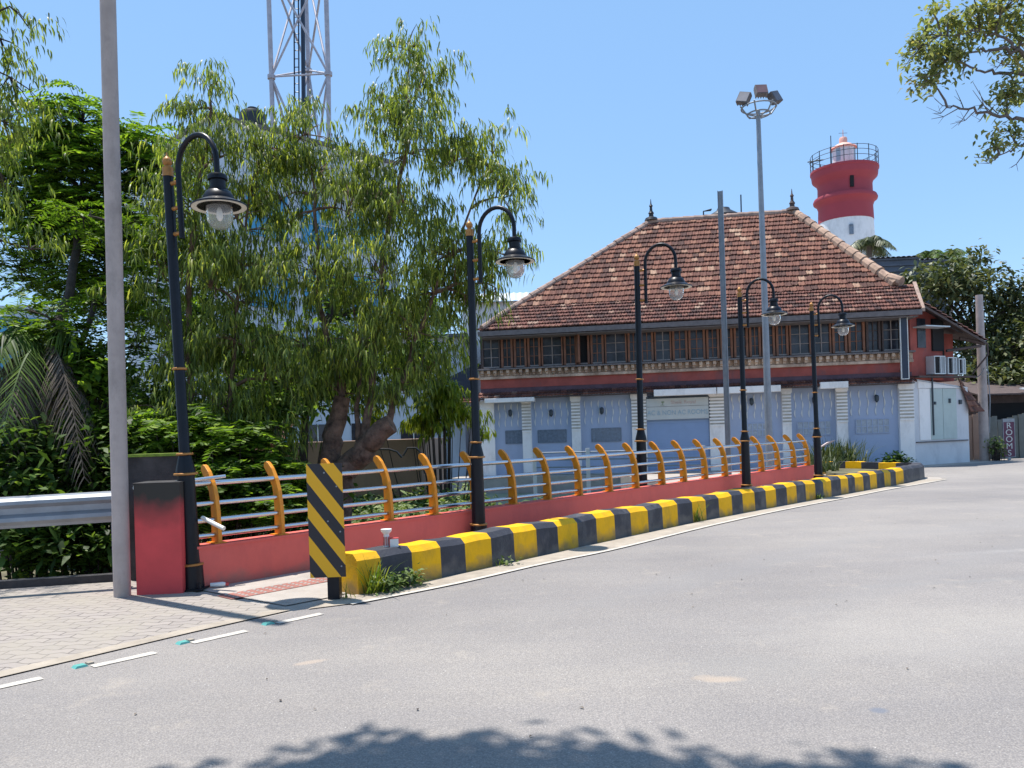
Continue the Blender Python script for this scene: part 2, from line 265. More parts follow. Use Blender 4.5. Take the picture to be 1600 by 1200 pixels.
def hazard():
    m = bpy.data.materials.new('hazard_stripes'); m.use_nodes = True; n = m.node_tree.nodes; l = m.node_tree.links; b = n['Principled BSDF']
    b.inputs['Roughness'].default_value = .35
    tc = n.new('ShaderNodeTexCoord'); sp = n.new('ShaderNodeSeparateXYZ'); l.new(tc.outputs['Object'], sp.inputs[0])
    a = n.new('ShaderNodeMath'); a.operation = 'MULTIPLY_ADD'; a.inputs[1].default_value = 1.36; l.new(sp.outputs[0], a.inputs[0]); l.new(sp.outputs[2], a.inputs[2])
    d = n.new('ShaderNodeMath'); d.operation = 'MULTIPLY_ADD'; d.inputs[1].default_value = 1/.336; d.inputs[2].default_value = HZ_PHASE; l.new(a.outputs[0], d.inputs[0])
    f = n.new('ShaderNodeMath'); f.operation = 'FRACT'; l.new(d.outputs[0], f.inputs[0])
    g = n.new('ShaderNodeMath'); g.operation = 'GREATER_THAN'; g.inputs[1].default_value = .49; l.new(f.outputs[0], g.inputs[0])
    mx = n.new('ShaderNodeMix'); mx.data_type = 'RGBA'; mx.inputs[6].default_value = (.014, .013, .02, 1); mx.inputs[7].default_value = (.80, .40, .005, 1)
    l.new(g.outputs[0], mx.inputs[0]); l.new(mx.outputs[2], b.inputs['Base Color'])
    return m
HZ_PHASE = 0.50
M['hazard'] = hazard()

# ------------------------------------------------------------------ mesh builder
class MB:
    def __init__(s): s.v = []; s.f = []; s.m = []
    def add(s, vs, fs, mi=0):
        o = len(s.v); s.v += [tuple(p) for p in vs]; s.f += [tuple(i+o for i in f) for f in fs]; s.m += [mi]*len(fs)
    def box(s, c, size, rz=0, mi=0, rx=0, ry=0):
        x, y, z = (q/2 for q in size)
        P = [Vector((a*x, b*y, cc*z)) for a in (-1, 1) for b in (-1, 1) for cc in (-1, 1)]
        Mx = Matrix.Rotation(rz, 3, 'Z') @ Matrix.Rotation(ry, 3, 'Y') @ Matrix.Rotation(rx, 3, 'X')
        P = [Mx @ p + Vector(c) for p in P]
        s.add(P, [(0, 1, 3, 2), (4, 6, 7, 5), (0, 4, 5, 1), (2, 3, 7, 6), (0, 2, 6, 4), (1, 5, 7, 3)], mi)
    def b2(s, x0, x1, y0, y1, z0, z1, mi=0):
        s.box(((x0+x1)/2, (y0+y1)/2, (z0+z1)/2), (x1-x0, y1-y0, z1-z0), mi=mi)
    def tube(s, pts, rad, n=10, mi=0, cap=True):
        pts = [Vector(p) for p in pts]
        if not hasattr(rad, '__len__'): rad = [rad]*len(pts)
        ref = None; vs = []; fs = []
        for i, p in enumerate(pts):
            t = (pts[min(i+1, len(pts)-1)]-pts[max(i-1, 0)])
            t = t.normalized() if t.length > 1e-9 else Vector((0, 0, 1))
            if ref is None: ref = Vector((1, 0, 0)) if abs(t.z) > .9 else Vector((0, 0, 1))
            a = (ref-t*ref.dot(t))
            a = a.normalized() if a.length > 1e-6 else t.orthogonal().normalized()
            ref = a; b = t.cross(a)
            for k in range(n):
                an = 2*math.pi*k/n; vs.append(p+(a*math.cos(an)+b*math.sin(an))*rad[i])
        for i in range(len(pts)-1):
            for k in range(n):
                fs.append((i*n+k, i*n+(k+1) % n, (i+1)*n+(k+1) % n, (i+1)*n+k))
        if cap: fs.append(tuple(range(n))[::-1]); fs.append(tuple(range((len(pts)-1)*n, len(pts)*n)))
        s.add(vs, fs, mi)
    def lathe(s, prof, c=(0, 0, 0), n=16, mi=0):
        vs = []; fs = []; c = Vector(c)
        for r, z in prof:
            for k in range(n):
                a = 2*math.pi*k/n; vs.append(c+Vector((r*math.cos(a), r*math.sin(a), z)))
        for i in range(len(prof)-1):
            for k in range(n): fs.append((i*n+k, i*n+(k+1) % n, (i+1)*n+(k+1) % n, (i+1)*n+k))
        fs.append(tuple(range(n))[::-1]); fs.append(tuple(range((len(prof)-1)*n, len(prof)*n)))
        s.add(vs, fs, mi)
    def prism(s, poly, z0, z1, mi=0):
        n = len(poly)
        s.add([(x, y, z0) for x, y in poly]+[(x, y, z1) for x, y in poly],
              [tuple(range(n))[::-1], tuple(range(n, 2*n))]+[(i, (i+1) % n, (i+1) % n+n, i+n) for i in range(n)], mi)
    def build(s, name, mats, parent=None, smooth=False, bevel=0, loc=None):
        me = bpy.data.meshes.new(name); me.from_pydata(s.v, [], s.f)
        if not isinstance(mats, (list, tuple)): mats = [mats]
        for m in mats: me.materials.append(m)
        me.polygons.foreach_set('material_index', s.m)
        if smooth: me.polygons.foreach_set('use_smooth', [True]*len(s.f))
        me.update(); me.validate()
        o = bpy.data.objects.new(name, me); COL.objects.link(o)
        if parent: o.parent = parent
        if loc: o.location = loc
        if smooth:
            try: me.set_sharp_from_angle(angle=R(40))
            except Exception: pass
        if bevel:
            b = o.modifiers.new('bevel', 'BEVEL'); b.width = bevel; b.segments = 2; b.limit_method = 'ANGLE'
        return o
def tag(o, label, cat, group=None, kind=None):
    o['label'] = label; o['category'] = cat
    if group: o['group'] = group
    if kind: o['kind'] = kind
    return o
def struct(o): o['kind'] = 'structure'; return o
def thing(name, loc, label, cat, rz=0, group=None):
    o = bpy.data.objects.new(name, None); COL.objects.link(o); o.location = loc; o.rotation_euler = (0, 0, rz); o.empty_display_size = .2
    return tag(o, label, cat, group)
def sheet(name, poly, z, m):
    b = MB(); b.add([(x, y, z) for x, y in poly], [tuple(range(len(poly)))]); return struct(b.build(name, m))
def npmesh(name, V, Q, m, parent=None):
    me = bpy.data.meshes.new(name); me.vertices.add(len(V)); me.vertices.foreach_set('co', V.astype(np.float32).ravel())
    k = Q.shape[1]; me.loops.add(Q.size); me.loops.foreach_set('vertex_index', Q.astype(np.int32).ravel())
    me.polygons.add(len(Q)); me.polygons.foreach_set('loop_start', np.arange(0, Q.size, k, dtype=np.int32))
    me.update(calc_edges=True); me.materials.append(m)
    o = bpy.data.objects.new(name, me); COL.objects.link(o)
    if parent: o.parent = parent
    return o
def lettering(name, txt, size, m, parent, loc, rot, xs=1.0, depth=.004, align='CENTER', line=1.0):
    c = bpy.data.curves.new(name, 'FONT'); c.body = txt; c.size = size; c.extrude = depth; c.align_x = align; c.align_y = 'CENTER'; c.space_line = line
    t = bpy.data.objects.new(name+'_c', c); COL.objects.link(t); dg = bpy.context.evaluated_depsgraph_get(); dg.update()
    me = bpy.data.meshes.new_from_object(t.evaluated_get(dg)); bpy.data.objects.remove(t)
    me.materials.clear(); me.materials.append(m)
    o = bpy.data.objects.new(name, me); COL.objects.link(o); o.parent = parent; o.location = loc; o.rotation_euler = rot; o.scale = (xs, 1, 1)
    return o

# ================================================================== GROUND
WD = Vector((.66106, .75034)); WN = Vector((.75034, -.66106))      # along the parapet / towards the road
W0 = Vector((-2.385, 9.19))
def wp(s, off=0): p = W0+WD*s+WN*off; return (p.x, p.y)
S0, S1 = -1.33, 15.41
terrain = MB(); terrain.add([(-1500, -300, -1.0), (1500, -300, -1.0), (1500, 2500, -1.0), (-1500, 2500, -1.0)], [(0, 1, 2, 3)])
struct(terrain.build('terrain', M['soil']))
land = [(-60, -60), (60, -60), (200, 200), (30, 200), (-1, 34), (-2.2, 28.2), (3.6, 27.2), (4.4, 21.5), wp(11.5, -.35), wp(S0, -.35), (-3.85, 8.45), (-4.2, 8.95), (-5.6, 8.75), (-60, 8.2)]
b = MB(); b.prism(land, -1.6, 0.0); struct(b.build('embankment', M['conc']))
sheet('canal_water', [(-8, 9), (12, 12), (12, 34), (-8, 40)], -.55, M['water'])
# kerb curve (front foot line)
KC = [(-1.62, 7.50), (-1.0, 8.2), (1.1, 10.72), (2.75, 12.6), (4.5, 14.45), (6.0, 15.95), (7.7, 17.65), (9.4, 19.3), (10.3, 20.3)]
def catmull(P, n=12):
    P = np.array(P, float); P = np.vstack([2*P[0]-P[1], P, 2*P[-1]-P[-2]]); o = []
    for i in range(1, len(P)-2):
        for t in np.linspace(0, 1, n, endpoint=False):
            a, b_, c, d = P[i-1], P[i], P[i+1], P[i+2]
            o.append(.5*(2*b_+(-a+c)*t+(2*a-5*b_+4*c-d)*t*t+(-a+3*b_-3*c+d)*t**3))
    o.append(P[-2]); return np.array(o)
kc = catmull(KC)
# asphalt: edge runs just outside the kerb foot, along the white line
edge = [(-60, -40), (-14, -12.5), (-3.4, 5.24), (-2.96, 5.82), (-2.56, 6.35), (-1.9, 7.1), (-1.45, 7.33), (-.66, 8.12), (1.22, 10.15), (2.98, 12.25), (4.62, 14.1), (6.6, 16.1), (8.3, 17.8), (9.8, 19.2), (10.9, 20.3), (11.3, 21.2), (10.9, 22.8), (9.9, 24.9), (13.9, 26.2), (16.6, 27.9), (20, 31), (60, 48), (60, -40)]
sheet('road', edge, .004, M['asphalt'])
sheet('paver_apron', [(-60, -34), (-14, -11.5), (-3.5, 5.3), (-3.06, 5.9), (-2.66, 6.43), (-2.1, 7.13), (-3.3, 8.1), (-3.85, 8.44), (-4.2, 8.9), (-5.6, 8.7), (-60, 8.1)], .008, M['pavers'])
sheet('apron_edging', [(-14, -12.2), (-3.4, 5.26), (-2.96, 5.84), (-2.56, 6.37), (-2.0, 7.05), (-2.1, 7.14), (-2.68, 6.46), (-3.08, 5.93), (-3.54, 5.33), (-14.2, -12.1)], .0115, M['apron'])
# footway slab beside the parapet
fw = [wp(S0, .0), wp(S1+1, 0), (9.3, 21.2), (7.6, 18.0), (4.4, 14.9), (1.0, 11.1), (-1.3, 8.3), (-1.75, 7.6), (-2.1, 7.25)]
sheet('footway', fw, .010, M['conc'])
ap = [(-1.78, 7.42)]+[(x-.0, y) for x, y in [(-1.0, 8.15), (1.1, 10.6), (2.75, 12.5), (4.5, 14.3), (6.0, 15.8), (7.7, 17.5), (9.4, 19.2), (10.4, 20.3)]]
outer = [(11.05, 20.4), (9.9, 19.25), (8.35, 17.78), (6.65, 16.03), (4.68, 14.03), (3.05, 12.2), (1.28, 10.1), (-.6, 8.08), (-1.42, 7.28), (-1.85, 7.06)]
sheet('kerb_apron', ap+outer, .013, M['apron'])
# white edge line
def strip(name, line, w, z, m):
    P = np.array(line, float); T = np.gradient(P, axis=0); T /= np.linalg.norm(T, axis=1)[:, None]; N = np.c_[T[:, 1], -T[:, 0]]
    A = P+N*w/2; B = P-N*w/2; b = MB(); n = len(P)
    b.add([(x, y, z) for x, y in A]+[(x, y, z) for x, y in B], [(i, i+1, n+i+1, n+i) for i in range(n-1)])
    return struct(b.build(name, m))
wl = catmull([(-1.5, 7.21), (-.62, 8.05), (.3, 9.1), (1.26, 10.08), (3.0, 12.2), (4.66, 14.03), (6.66, 16.03), (8.36, 17.76), (9.9, 19.2), (10.9, 20.15)])
strip('edge_line', wl, .065, .016, M['whiteline'])
for (u0, v0), (u1, v1) in [((-40, 1084), (65, 1061)), ((144, 1043), (243, 1021)), ((300, 1006), (385, 987)), ((433, 975), (503, 960))]:
    def g(u, v):
        x, y = ray(u, v); d = -CAMH/y; return (x*d, d)
    strip('dash_marking', [g(u0, v0), g((u0+u1)/2, (v0+v1)/2), g(u1, v1)], .085, .009, M['whiteline'])
# tactile strip with domes
tp0, tp1 = (-2.93, 7.80), (-1.45, 9.40)
b = MB(); dv = (Vector(tp1)-Vector(tp0)); Lt = dv.length; dv.normalize(); nv = Vector((dv.y, -dv.x))
q = [Vector(tp0), Vector(tp0)+dv*8, Vector(tp0)+dv*8+nv*.3, Vector(tp0)+nv*.3]
b.add([(p.x, p.y, .0145) for p in q], [(0, 1, 2, 3)], 0)
for i in range(48):
    for j in range(4):
        p = Vector(tp0)+dv*(.08+.1*i)+nv*(.045+.07*j)
        b.lathe([(.02, 0), (.013, .007)], (p.x, p.y, .0147), 6, 1)
tag(b.build('tactile_paving', [M['tactile'], M['conc']]), '', '', kind='structure')
for k in ('label', 'category'): del COL.objects['tactile_paving'][k]

# ================================================================== KERB BARRIER
stripe = [.45, .85, 1.27, 1.65, 2.07, 2.49, 2.92, 3.34, 3.79, 4.21, 4.65, 5.08, 5.52, 5.94, 6.39, 6.82, 7.27, 7.69, 8.12, 8.53, 8.95, 9.37, 9.79, 10.2, 10.6, 11.01, 11.41, 11.79, 12.19, 12.64, 13.03, 13.41, 13.82, 14.21, 14.6, 15.0, 15.38, 15.73, 16.19]
tip = [(10.75, 20.9), (10.95, 21.35), (10.8, 21.8)]
full = np.vstack([kc, tip, [(10.35, 22.6), (9.9, 23.45), (9.5, 24.2)]])
sl_ = np.r_[0, np.cumsum(np.hypot(*np.diff(full, axis=0).T))]
s_tip = sl_[len(kc)]; s_end = sl_[-1]
bounds = stripe+[s_tip+1.15]
t_ = s_tip+1.15
while t_ < s_end-.3: t_ += .55; bounds.append(t_)
bounds = [x for x in bounds if x < s_end-.1]
prof = [(0, 0), (0.012, .325), (.075, .385), (.30, .385), (.30, 0)]
b = MB(); cuts = [0.17]+bounds+[s_end]; tan = np.gradient(full, axis=0); tan /= np.linalg.norm(tan, axis=1)[:, None]
def ring(s_, jit=0):
    x = np.interp(s_, sl_, full[:, 0]); y = np.interp(s_, sl_, full[:, 1]); tx = np.interp(s_, sl_, tan[:, 0]); ty = np.interp(s_, sl_, tan[:, 1]); h = math.hypot(tx, ty); tx /= h; ty /= h
    wz = 1+.02*math.sin(s_*3.1)+.012*math.sin(s_*11); wo = .008*math.sin(s_*5.3)
    return [(x-ty*(o+wo), y+tx*(o+wo), z*wz) for o, z in prof]
for i in range(len(cuts)-1):
    a, c = cuts[i], cuts[i+1]; ns = max(3, int((c-a)/.08)); mi = 0 if i % 2 == 0 else 1
    vs = []; 
    for k in range(ns+1): vs += ring(a+(c-a)*k/ns)
    n = 5; fs = [(k*n+j, k*n+j+1, (k+1)*n+j+1, (k+1)*n+j) for k in range(ns) for j in range(n-1)]
    b.add(vs, fs, mi)
    if i == 0: b.add(ring(a), [(0, 1, 2, 3, 4)], 0)
    if i == len(cuts)-2: b.add(ring(c), [(4, 3, 2, 1, 0)], 0)
kerb = b.build('kerb_barrier', [M['yellow'], M['kblack']])
tag(kerb, 'long low kerb painted in yellow and black blocks curving along the road edge', 'kerb')
# soil and grass inside the island tip
b = MB(); b.prism([(8.0, 18.6), (9.3, 19.7), (10.3, 20.9), (10.5, 21.5), (10.1, 22.3), (9.3, 23.8), (8.6, 22)], .016, .2); struct(b.build('island_soil', M['soil']))

# ================================================================== PARAPET
b = MB(); b.prism([wp(S0, 0), wp(S1, 0), wp(S1, -.22), wp(S0, -.22)], 0, .42); b.prism([wp(S0, .012), wp(S1+.012, .012), wp(S1+.012, -.235), wp(S0, -.235)], .42, .445, 1)
tag(b.build('parapet_wall', [M['red_wall'], M['red_wall']]), 'low red painted parapet wall running beneath the steel and orange railing', 'wall')
b = MB(); b.box((-3.585, 8.2, .56), (.45, .40, 1.12), rz=R(4)); b.box((-3.585, 8.2, 1.122), (.46, .41, .01), rz=R(4), mi=1)
pil = thing('gate_pillar', (0, 0, 0), 'square red masonry pillar with blackened top between grey pole and nearest lamp', 'pillar')
def pillar_mat():
    m = mat('stained_red_pillar', (.60, .06, .062), .7, var=.15, scale=2); n = m.node_tree.nodes; l = m.node_tree.links; bs = n['Principled BSDF']
    src = bs.inputs['Base Color'].links[0].from_socket; tc = n.new('ShaderNodeTexCoord'); sp = n.new('ShaderNodeSeparateXYZ'); l.new(tc.outputs['Object'], sp.inputs[0])
    nz = n.new('ShaderNodeTexNoise'); nz.inputs['Scale'].default_value = 3; nz.inputs['Detail'].default_value = 6; l.new(tc.outputs['Object'], nz.inputs['Vector'])
    a = n.new('ShaderNodeMath'); a.operation = 'MULTIPLY_ADD'; a.inputs[1].default_value = .5; l.new(nz.outputs[0], a.inputs[0]); l.new(sp.outputs[2], a.inputs[2])
    r = n.new('ShaderNodeMapRange'); r.inputs[1].default_value = .92; r.inputs[2].default_value = 1.25; l.new(a.outputs[0], r.inputs[0])
    mx = n.new('ShaderNodeMix'); mx.data_type = 'RGBA'; mx.inputs[7].default_value = (.03, .025, .02, 1); l.new(r.outputs[0], mx.inputs[0]); l.new(src, mx.inputs[6]); l.new(mx.outputs[2], bs.inputs['Base Color'])
    return m
b.build('shaft', [pillar_mat(), M['dark_conc']], pil, bevel=.008)
b = MB(); b.box((-3.98, 9.0, .45), (.56, .3, 1.85)); aw = thing('abutment_pier', (0, 0, 0), 'dark concrete pier with moss along its top behind the red pillar', 'pier')
b.build('shaft', M['dark_conc'], aw)
b = MB(); b.box((-3.98, 9.0, 1.39), (.60, .34, .03)); b.build('moss_cap', M['moss'], aw)
# railing
rail = thing('bridge_railing', (*wp(S0), .44), 'steel pipe railing with curved orange posts on the red parapet', 'railing')
ro = Vector((*wp(S0), .445))
def blade():
    # profile in (perp, z): perp>0 towards the road
    front = [(.07, 0), (.066, .15), (.055, .33), (.03, .5), (-.02, .64), (-.09, .755), (-.15, .815)]
    tipc = [(-.185, .83), (-.222, .81), (-.228, .765), (-.20, .73)]
    back = [(-.15, .67), (-.105, .58), (-.085, .55), (-.065, .44), (-.06, .41), (-.055, .27), (-.06, .24), (-.06, .1), (-.062, 0)]
    return front+tipc+back
bp_ = blade(); TH = .045
post_s = [-1.05, -.29, .49, 1.3, 2.08, 2.88, 3.7, 4.53, 5.36, 6.24, 7.09, 8.01, 8.84, 9.72, 10.62, 11.52, 12.47, 13.38, 14.36, 15.25]
b = MB(); n = len(bp_)
vs = [(WN.x*p*1.12+WD.x*t, WN.y*p*1.12+WD.y*t, z) for t in (-TH/2, TH/2) for p, z in bp_]
b.add(vs, [tuple(range(n)), tuple(range(n, 2*n))[::-1]]+[(i, i+n, (i+1) % n+n, (i+1) % n) for i in range(n)])
c = WD*.07; d_ = WN*.095
b.prism([(c.x+d_.x, c.y+d_.y), (c.x-d_.x, c.y-d_.y), (-c.x-d_.x, -c.y-d_.y), (-c.x+d_.x, -c.y+d_.y)], 0.0, .012)
post0 = b.build('post', M['orange'], rail, bevel=.004)
for i, s_ in enumerate(post_s):
    o = post0 if i == 0 else post0.copy()
    if i: COL.objects.link(o); o.parent = rail
    x, y = wp(s_, -.11); o.location = Vector((x, y, .445))-Vector(rail.location)
for zz, off, rr in [(.64, -.065, .030), (.43, -.005, .026), (.255, .008, .026), (.095, .008, .026)]:
    b = MB(); a0 = wp(S0+.05, -.11+off); a1 = wp(S1-.05, -.11+off)
    b.tube([(a0[0]-rail.location.x, a0[1]-rail.location.y, zz), (a1[0]-rail.location.x, a1[1]-rail.location.y, zz)], rr, 16)
    b.build('rail', M['steel'], rail, smooth=True)
# steel end rail and gold tube near pillar
b = MB(); e0 = at(208, 762, 8.0); e1 = at(352, 744, 8.55); b.tube([e0, e1], .02, 12); o = b.build('rail_extension', M['steel'], rail, smooth=True); o.location = -Vector(rail.location)
b = MB(); e0 = at(316, 809, 8.25); e1 = at(350, 826, 8.12); b.tube([e0, e1], .022, 12); o = b.build('brace', M['lamp_white'], rail, smooth=True); o.location = -Vector(rail.location)
# opposite bank railing
far = thing('canal_railing', (0, 0, 0), 'thin pale railing on the opposite bank seen between orange posts', 'railing')
fa, fb = Vector((.6, 22.2)), Vector((4.9, 20.6))
for zz in (.35, .55, .75, .95):
    b = MB(); b.tube([(fa.x, fa.y, zz), (fb.x, fb.y, zz)], .02, 8); b.build('rail', M['galv'], far, smooth=True)
for k in range(4):
    p = fa.lerp(fb, k/3); b = MB(); b.box((p.x, p.y, .0), (.1, .1, 2.1)); b.build('post', M['yellow'] if k == 2 else M['wave'], far)

# ================================================================== STREET LAMPS
LDIR = R(-27); LS = 1.0
def lamp_parts(root):
    b = MB(); b.lathe([(.12, .0), (.115, .24), (.1, .25)], n=20); b.build('base', M['black_paint'], root, smooth=True)
    b = MB(); b.lathe([(.095, .26), (.085, 1.18)], n=20); b.build('lower_pole', M['black_paint'], root, smooth=True)
    b = MB(); b.lathe([(.10, 1.19), (.098, 1.22), (.06, 1.38), (.055, 1.40), (.05, 4.24)], n=18); b.build('upper_pole', M['black_paint'], root, smooth=True)
    for z, r in ((.25, .125), (1.18, .12), (1.385, .085), (2.26, .075)):
        b = MB(); b.lathe([(r-.01, z-.012), (r, z-.006), (r, z+.008), (r-.01, z+.014)], n=20); b.build('ring', M['gold'], root, smooth=True)
    b = MB(); b.lathe([(.055, 4.24), (.055, 4.33), (.035, 4.335), (.03, 4.355), (.045, 4.37), (.05, 4.40), (.035, 4.43), (.012, 4.45), (.006, 4.49)], n=14); b.build('finial', M['gold'], root, smooth=True)
    cx, sx = math.cos(LDIR), math.sin(LDIR)
    def P(a, z): return (a*cx, a*sx, z)
    r = .27; x0 = .15; pts = [P(x0, 3.58), P(x0, 3.9), P(x0, 4.27)]
    pts += [P(x0+r-r*math.cos(t), 4.27+r*1.12*math.sin(t)) for t in np.linspace(0, math.pi, 15)[1:]]
    pts += [P(x0+2*r, 4.2), P(x0+2*r, 4.12)]
    b = MB(); b.tube(pts, .028, 12); b.build('arm', M['black_paint'], root, smooth=True)
    for z in (3.64, 3.9, 4.16):
        b = MB(); b.tube([P(.04, z), P(x0+.01, z)], .022, 10); b.build('bracket', M['gold'], root, smooth=True)
    hx = x0+2*r; c = P(hx, 0)
    b = MB(); b.lathe([(.05, 4.13), (.085, 4.12), (.095, 4.1), (.095, 4.07), (.075, 4.06), (.075, 3.99), (.095, 3.98), (.095, 3.965), (.12, 3.95), (.15, 3.90), (.155, 3.87), (.27, 3.815), (.272, 3.80), (.26, 3.803)], (c[0], c[1], 0), 24)
    sh = b.build('lamp_shade', M['black_paint'], root, smooth=True)
    b = MB(); b.lathe([(.262, 3.803), (.262, 3.797), (.15, 3.81), (.05, 3.812)], (c[0], c[1], 0), 24); b.build('reflector', M['lamp_white'], sh, smooth=True)
    b = MB(); b.lathe([(.125, 3.808), (.128, 3.72), (.12, 3.66), (.09, 3.61), (.05, 3.585), (.012, 3.58)], (c[0], c[1], 0), 20); gl = b.build('globe', M['glass'], root, smooth=True)
    b = MB(); b.lathe([(.012, 3.80), (.03, 3.77), (.035, 3.70), (.02, 3.67), (.006, 3.66)], (c[0], c[1], 0), 10); b.build('bulb', M['lamp_white'], gl, smooth=True)
    b = MB(); b.prism([(-.15, -.15), (.15, -.15), (.15, .15), (-.15, .15)], 0, .014)
    for sx_ in (-1, 1):
        for sy_ in (-1, 1): b.lathe([(.014, .014), (.014, .07)], (sx_*.125, sy_*.125, 0), 8)
    b.build('base_plate', M['black_paint'], root)
lamps = [(-3.33, 8.22, 0.014, 'black curved arm street lamp nearest the camera beside the red pillar', 1.6),
         (-.50, 11.08, .014, 'black street lamp standing just left of the tiled house in front of weeping tree', 0),
         (2.45, 15.27, .0, 'black street lamp rising behind the parapet left of the thin square pole', -.4),
         (4.95, 17.0, .014, 'black street lamp standing between the thin square pole and the floodlight mast', .3),
         (7.42, 19.45, .014, 'black street lamp farthest away at the right end of red parapet', .6)]
root0 = thing('street_lamp', (0, 0, 0), lamps[0][3], 'street lamp', group='black and gold street lamps along the parapet'); lamp_parts(root0)
for i, (x, y, z, lab, tilt) in enumerate(lamps):
    if i == 0: r_ = root0
    else:
        r_ = root0.copy(); COL.objects.link(r_)
        for ch in list(root0.children):
            c = ch.copy(); COL.objects.link(c); c.parent = r_
            for g_ in ch.children: d = g_.copy(); COL.objects.link(d); d.parent = c
    r_['label'] = lab; r_.location = (x, y, z); r_.rotation_euler = (0, R(-tilt), 0)
    if i == 2: r_.scale = (1.09, 1.09, 1.09)
# concrete ledge for the lamp behind the parapet is part of the embankment
b = MB(); b.prism([wp(7.0, -.236), wp(8.6, -.236), wp(8.6, -.9), wp(7.0, -.9)], -.9, 0); struct(b.build('ledge', M['conc']))
# lamp braces
for (i, a, c) in ((1, (752, 765, 11.2), (792, 772, 11.6)), (3, (1168, 716, 17.1), (1188, 722, 17.4))):
    pass

# ================================================================== HAZARD SIGN
hs = thing('hazard_marker', (-1.735, 7.42, 0), 'tall narrow board with diagonal yellow and black stripes at the near kerb end', 'road sign')
b = MB(); b.b2(-.165, .165, -.008, .008, 0, 1.055); pn = b.build('board', M['hazard'], hs); pn.location = (-.01, 0, .225); pn.rotation_euler = (0, R(-.4), 0)
b = MB()
for x, z in ((0, .97), (.11, .84), (.13, .42), (.13, .1), (.02, .52)): b.tube([(x, -.009, z), (x, -.016, z)], .008, 8)
b.build('bolt', M['galv'], pn)
b = MB(); b.b2(-.055, .055, .02, .13, 0, 1.1); b.build('post', M['black_paint'], hs).location = (.03, 0, 0)

# ================================================================== GUARD RAIL
gr = thing('guard_rail', (0, 0, 0), 'galvanised corrugated crash barrier left of the grey pole', 'guard rail')
ga = Vector((-13.4, 6.2, .90)); gb = Vector((-4.12, 8.55, 1.03)); gd = (gb-ga); gdn = gd.normalized(); nn = Vector((gdn.y, -gdn.x, 0))
wprof = [(0, 0), (.015, -.02), (.07, -.05), (.075, -.085), (.02, -.125), (.02, -.185), (.07, -.22), (.075, -.26), (.015, -.30), (0, -.33)]
b = MB()
ringp = [(o, z) for o, z in wprof]+[(o-.006, z) for o, z in wprof[::-1]]
n = len(ringp); vs = [p+nn*o+Vector((0, 0, z)) for p in (ga, gb) for o, z in ringp]
b.add(vs, [(i, (i+1) % n, (i+1) % n+n, i+n) for i in range(n)]+[tuple(range(n))[::-1], tuple(range(n, 2*n))]); b.build('beam', M['galv'], gr)
for t in (.12, .52, .985):
    p = ga.lerp(gb, t); b = MB(); b.box((p.x-nn.x*.06, p.y-nn.y*.06, .35), (.07, .1, 1.1), rz=math.atan2(gdn.y, gdn.x)); b.build('post', M['galv'], gr)
b = MB(); p0, p1 = Vector((-13, 6.9)), Vector((-4.3, 8.86)); dd = (p1-p0).normalized(); k_ = Vector((-dd.y, dd.x))*.12
b.prism([(p0.x, p0.y), (p1.x, p1.y), (p1.x+k_.x, p1.y+k_.y), (p0.x+k_.x, p0.y+k_.y)], .01, .09)
tag(b.build('ground_beam', M['dark_conc']), 'low dark concrete upstand on the paving under the crash barrier', 'kerb')
# tall grey pole
b = MB(); b.tube([(0, 0, 0), (.03, 0, 4), (.06, 0, 9.2)], [.080, .077, .07], 24)
pl = b.build('utility_pole', M['grey_pole'], smooth=True, loc=(-3.93, 7.97, 0)); tag(pl, 'tall plain grey steel pole beside the red pillar and crash barrier', 'pole')

# ================================================================== POLES IN BACKGROUND
ms = thing('floodlight_mast', (7.06, 22, 0), 'tall grey mast with a ring of floodlights on top in front of the house', 'floodlight')
b = MB(); b.tube([(0, 0, 0), (0, 0, 5), (-.02, 0, 10.15)], [.105, .085, .06], 14); b.build('mast', M['galv'], ms, smooth=True)
b = MB()
for zz, rr in ((10.08, .30), (10.26, .46)):
    b.tube([(rr*math.cos(t), rr*math.sin(t), zz) for t in np.linspace(0, 2*math.pi, 25)], .022, 8)
for k in range(6):
    t = k*math.pi/3; b.tube([(0, 0, 10.0), (.34*math.cos(t), .34*math.sin(t), 10.08), (.5*math.cos(t), .5*math.sin(t), 10.3)], .022, 6)
b.build('ring_frame', M['galv'], ms, smooth=True)
for ang, dx, dz in ((R(-90), 0, .33), (R(195), -.43, .2), (R(-15), .43, .2)):
    b = MB(); b.box((0, 0, 0), (.32, .14, .32)); b.box((0, -.075, 0), (.28, .012, .28), mi=1)
    for kk in range(5): b.box((-.14+.07*kk, .09, 0), (.02, .05, .32))
    o = b.build('floodlight', [M['wood_grey'], M['maroon'] if dx == 0 else M['corr']], ms); o.location = (dx, -.25 if dx == 0 else -.1, 10.3+dz-.02)
    o.rotation_euler = (R(-25), 0, 0) if dx == 0 else (R(-20), R(-18 if dx > 0 else 18), R(35 if dx > 0 else -35))
pl = MB()
for x, y, sx, sy in ((0, .06, .14, .012), (0, -.06, .14, .012), (0, 0, .012, .108)): pl.box((x, y, 3.85), (sx, sy, 7.7))
o = pl.build('steel_column', M['galv'], loc=(5.66, 21, 0)); o.rotation_euler = (0, 0, R(70)); tag(o, 'bare grey steel column standing left of the taller floodlight mast', 'pole')
up = thing('wooden_pole', (17.1, 29, 0), 'weathered old pole with a conduit standing right of the house', 'pole')
b = MB(); b.tube([(0, 0, -.1), (0, 0, 3), (-.02, 0, 6.0)], [.17, .15, .12], 14); b.build('shaft', M['grey_pole'], up, smooth=True)
b = MB(); b.tube([(.14, -.1, 1.0), (.2, -.1, 2.2), (.12, -.12, 3.6), (.17, -.1, 4.2)], .02, 6); b.build('conduit', M['galv'], up, smooth=True)

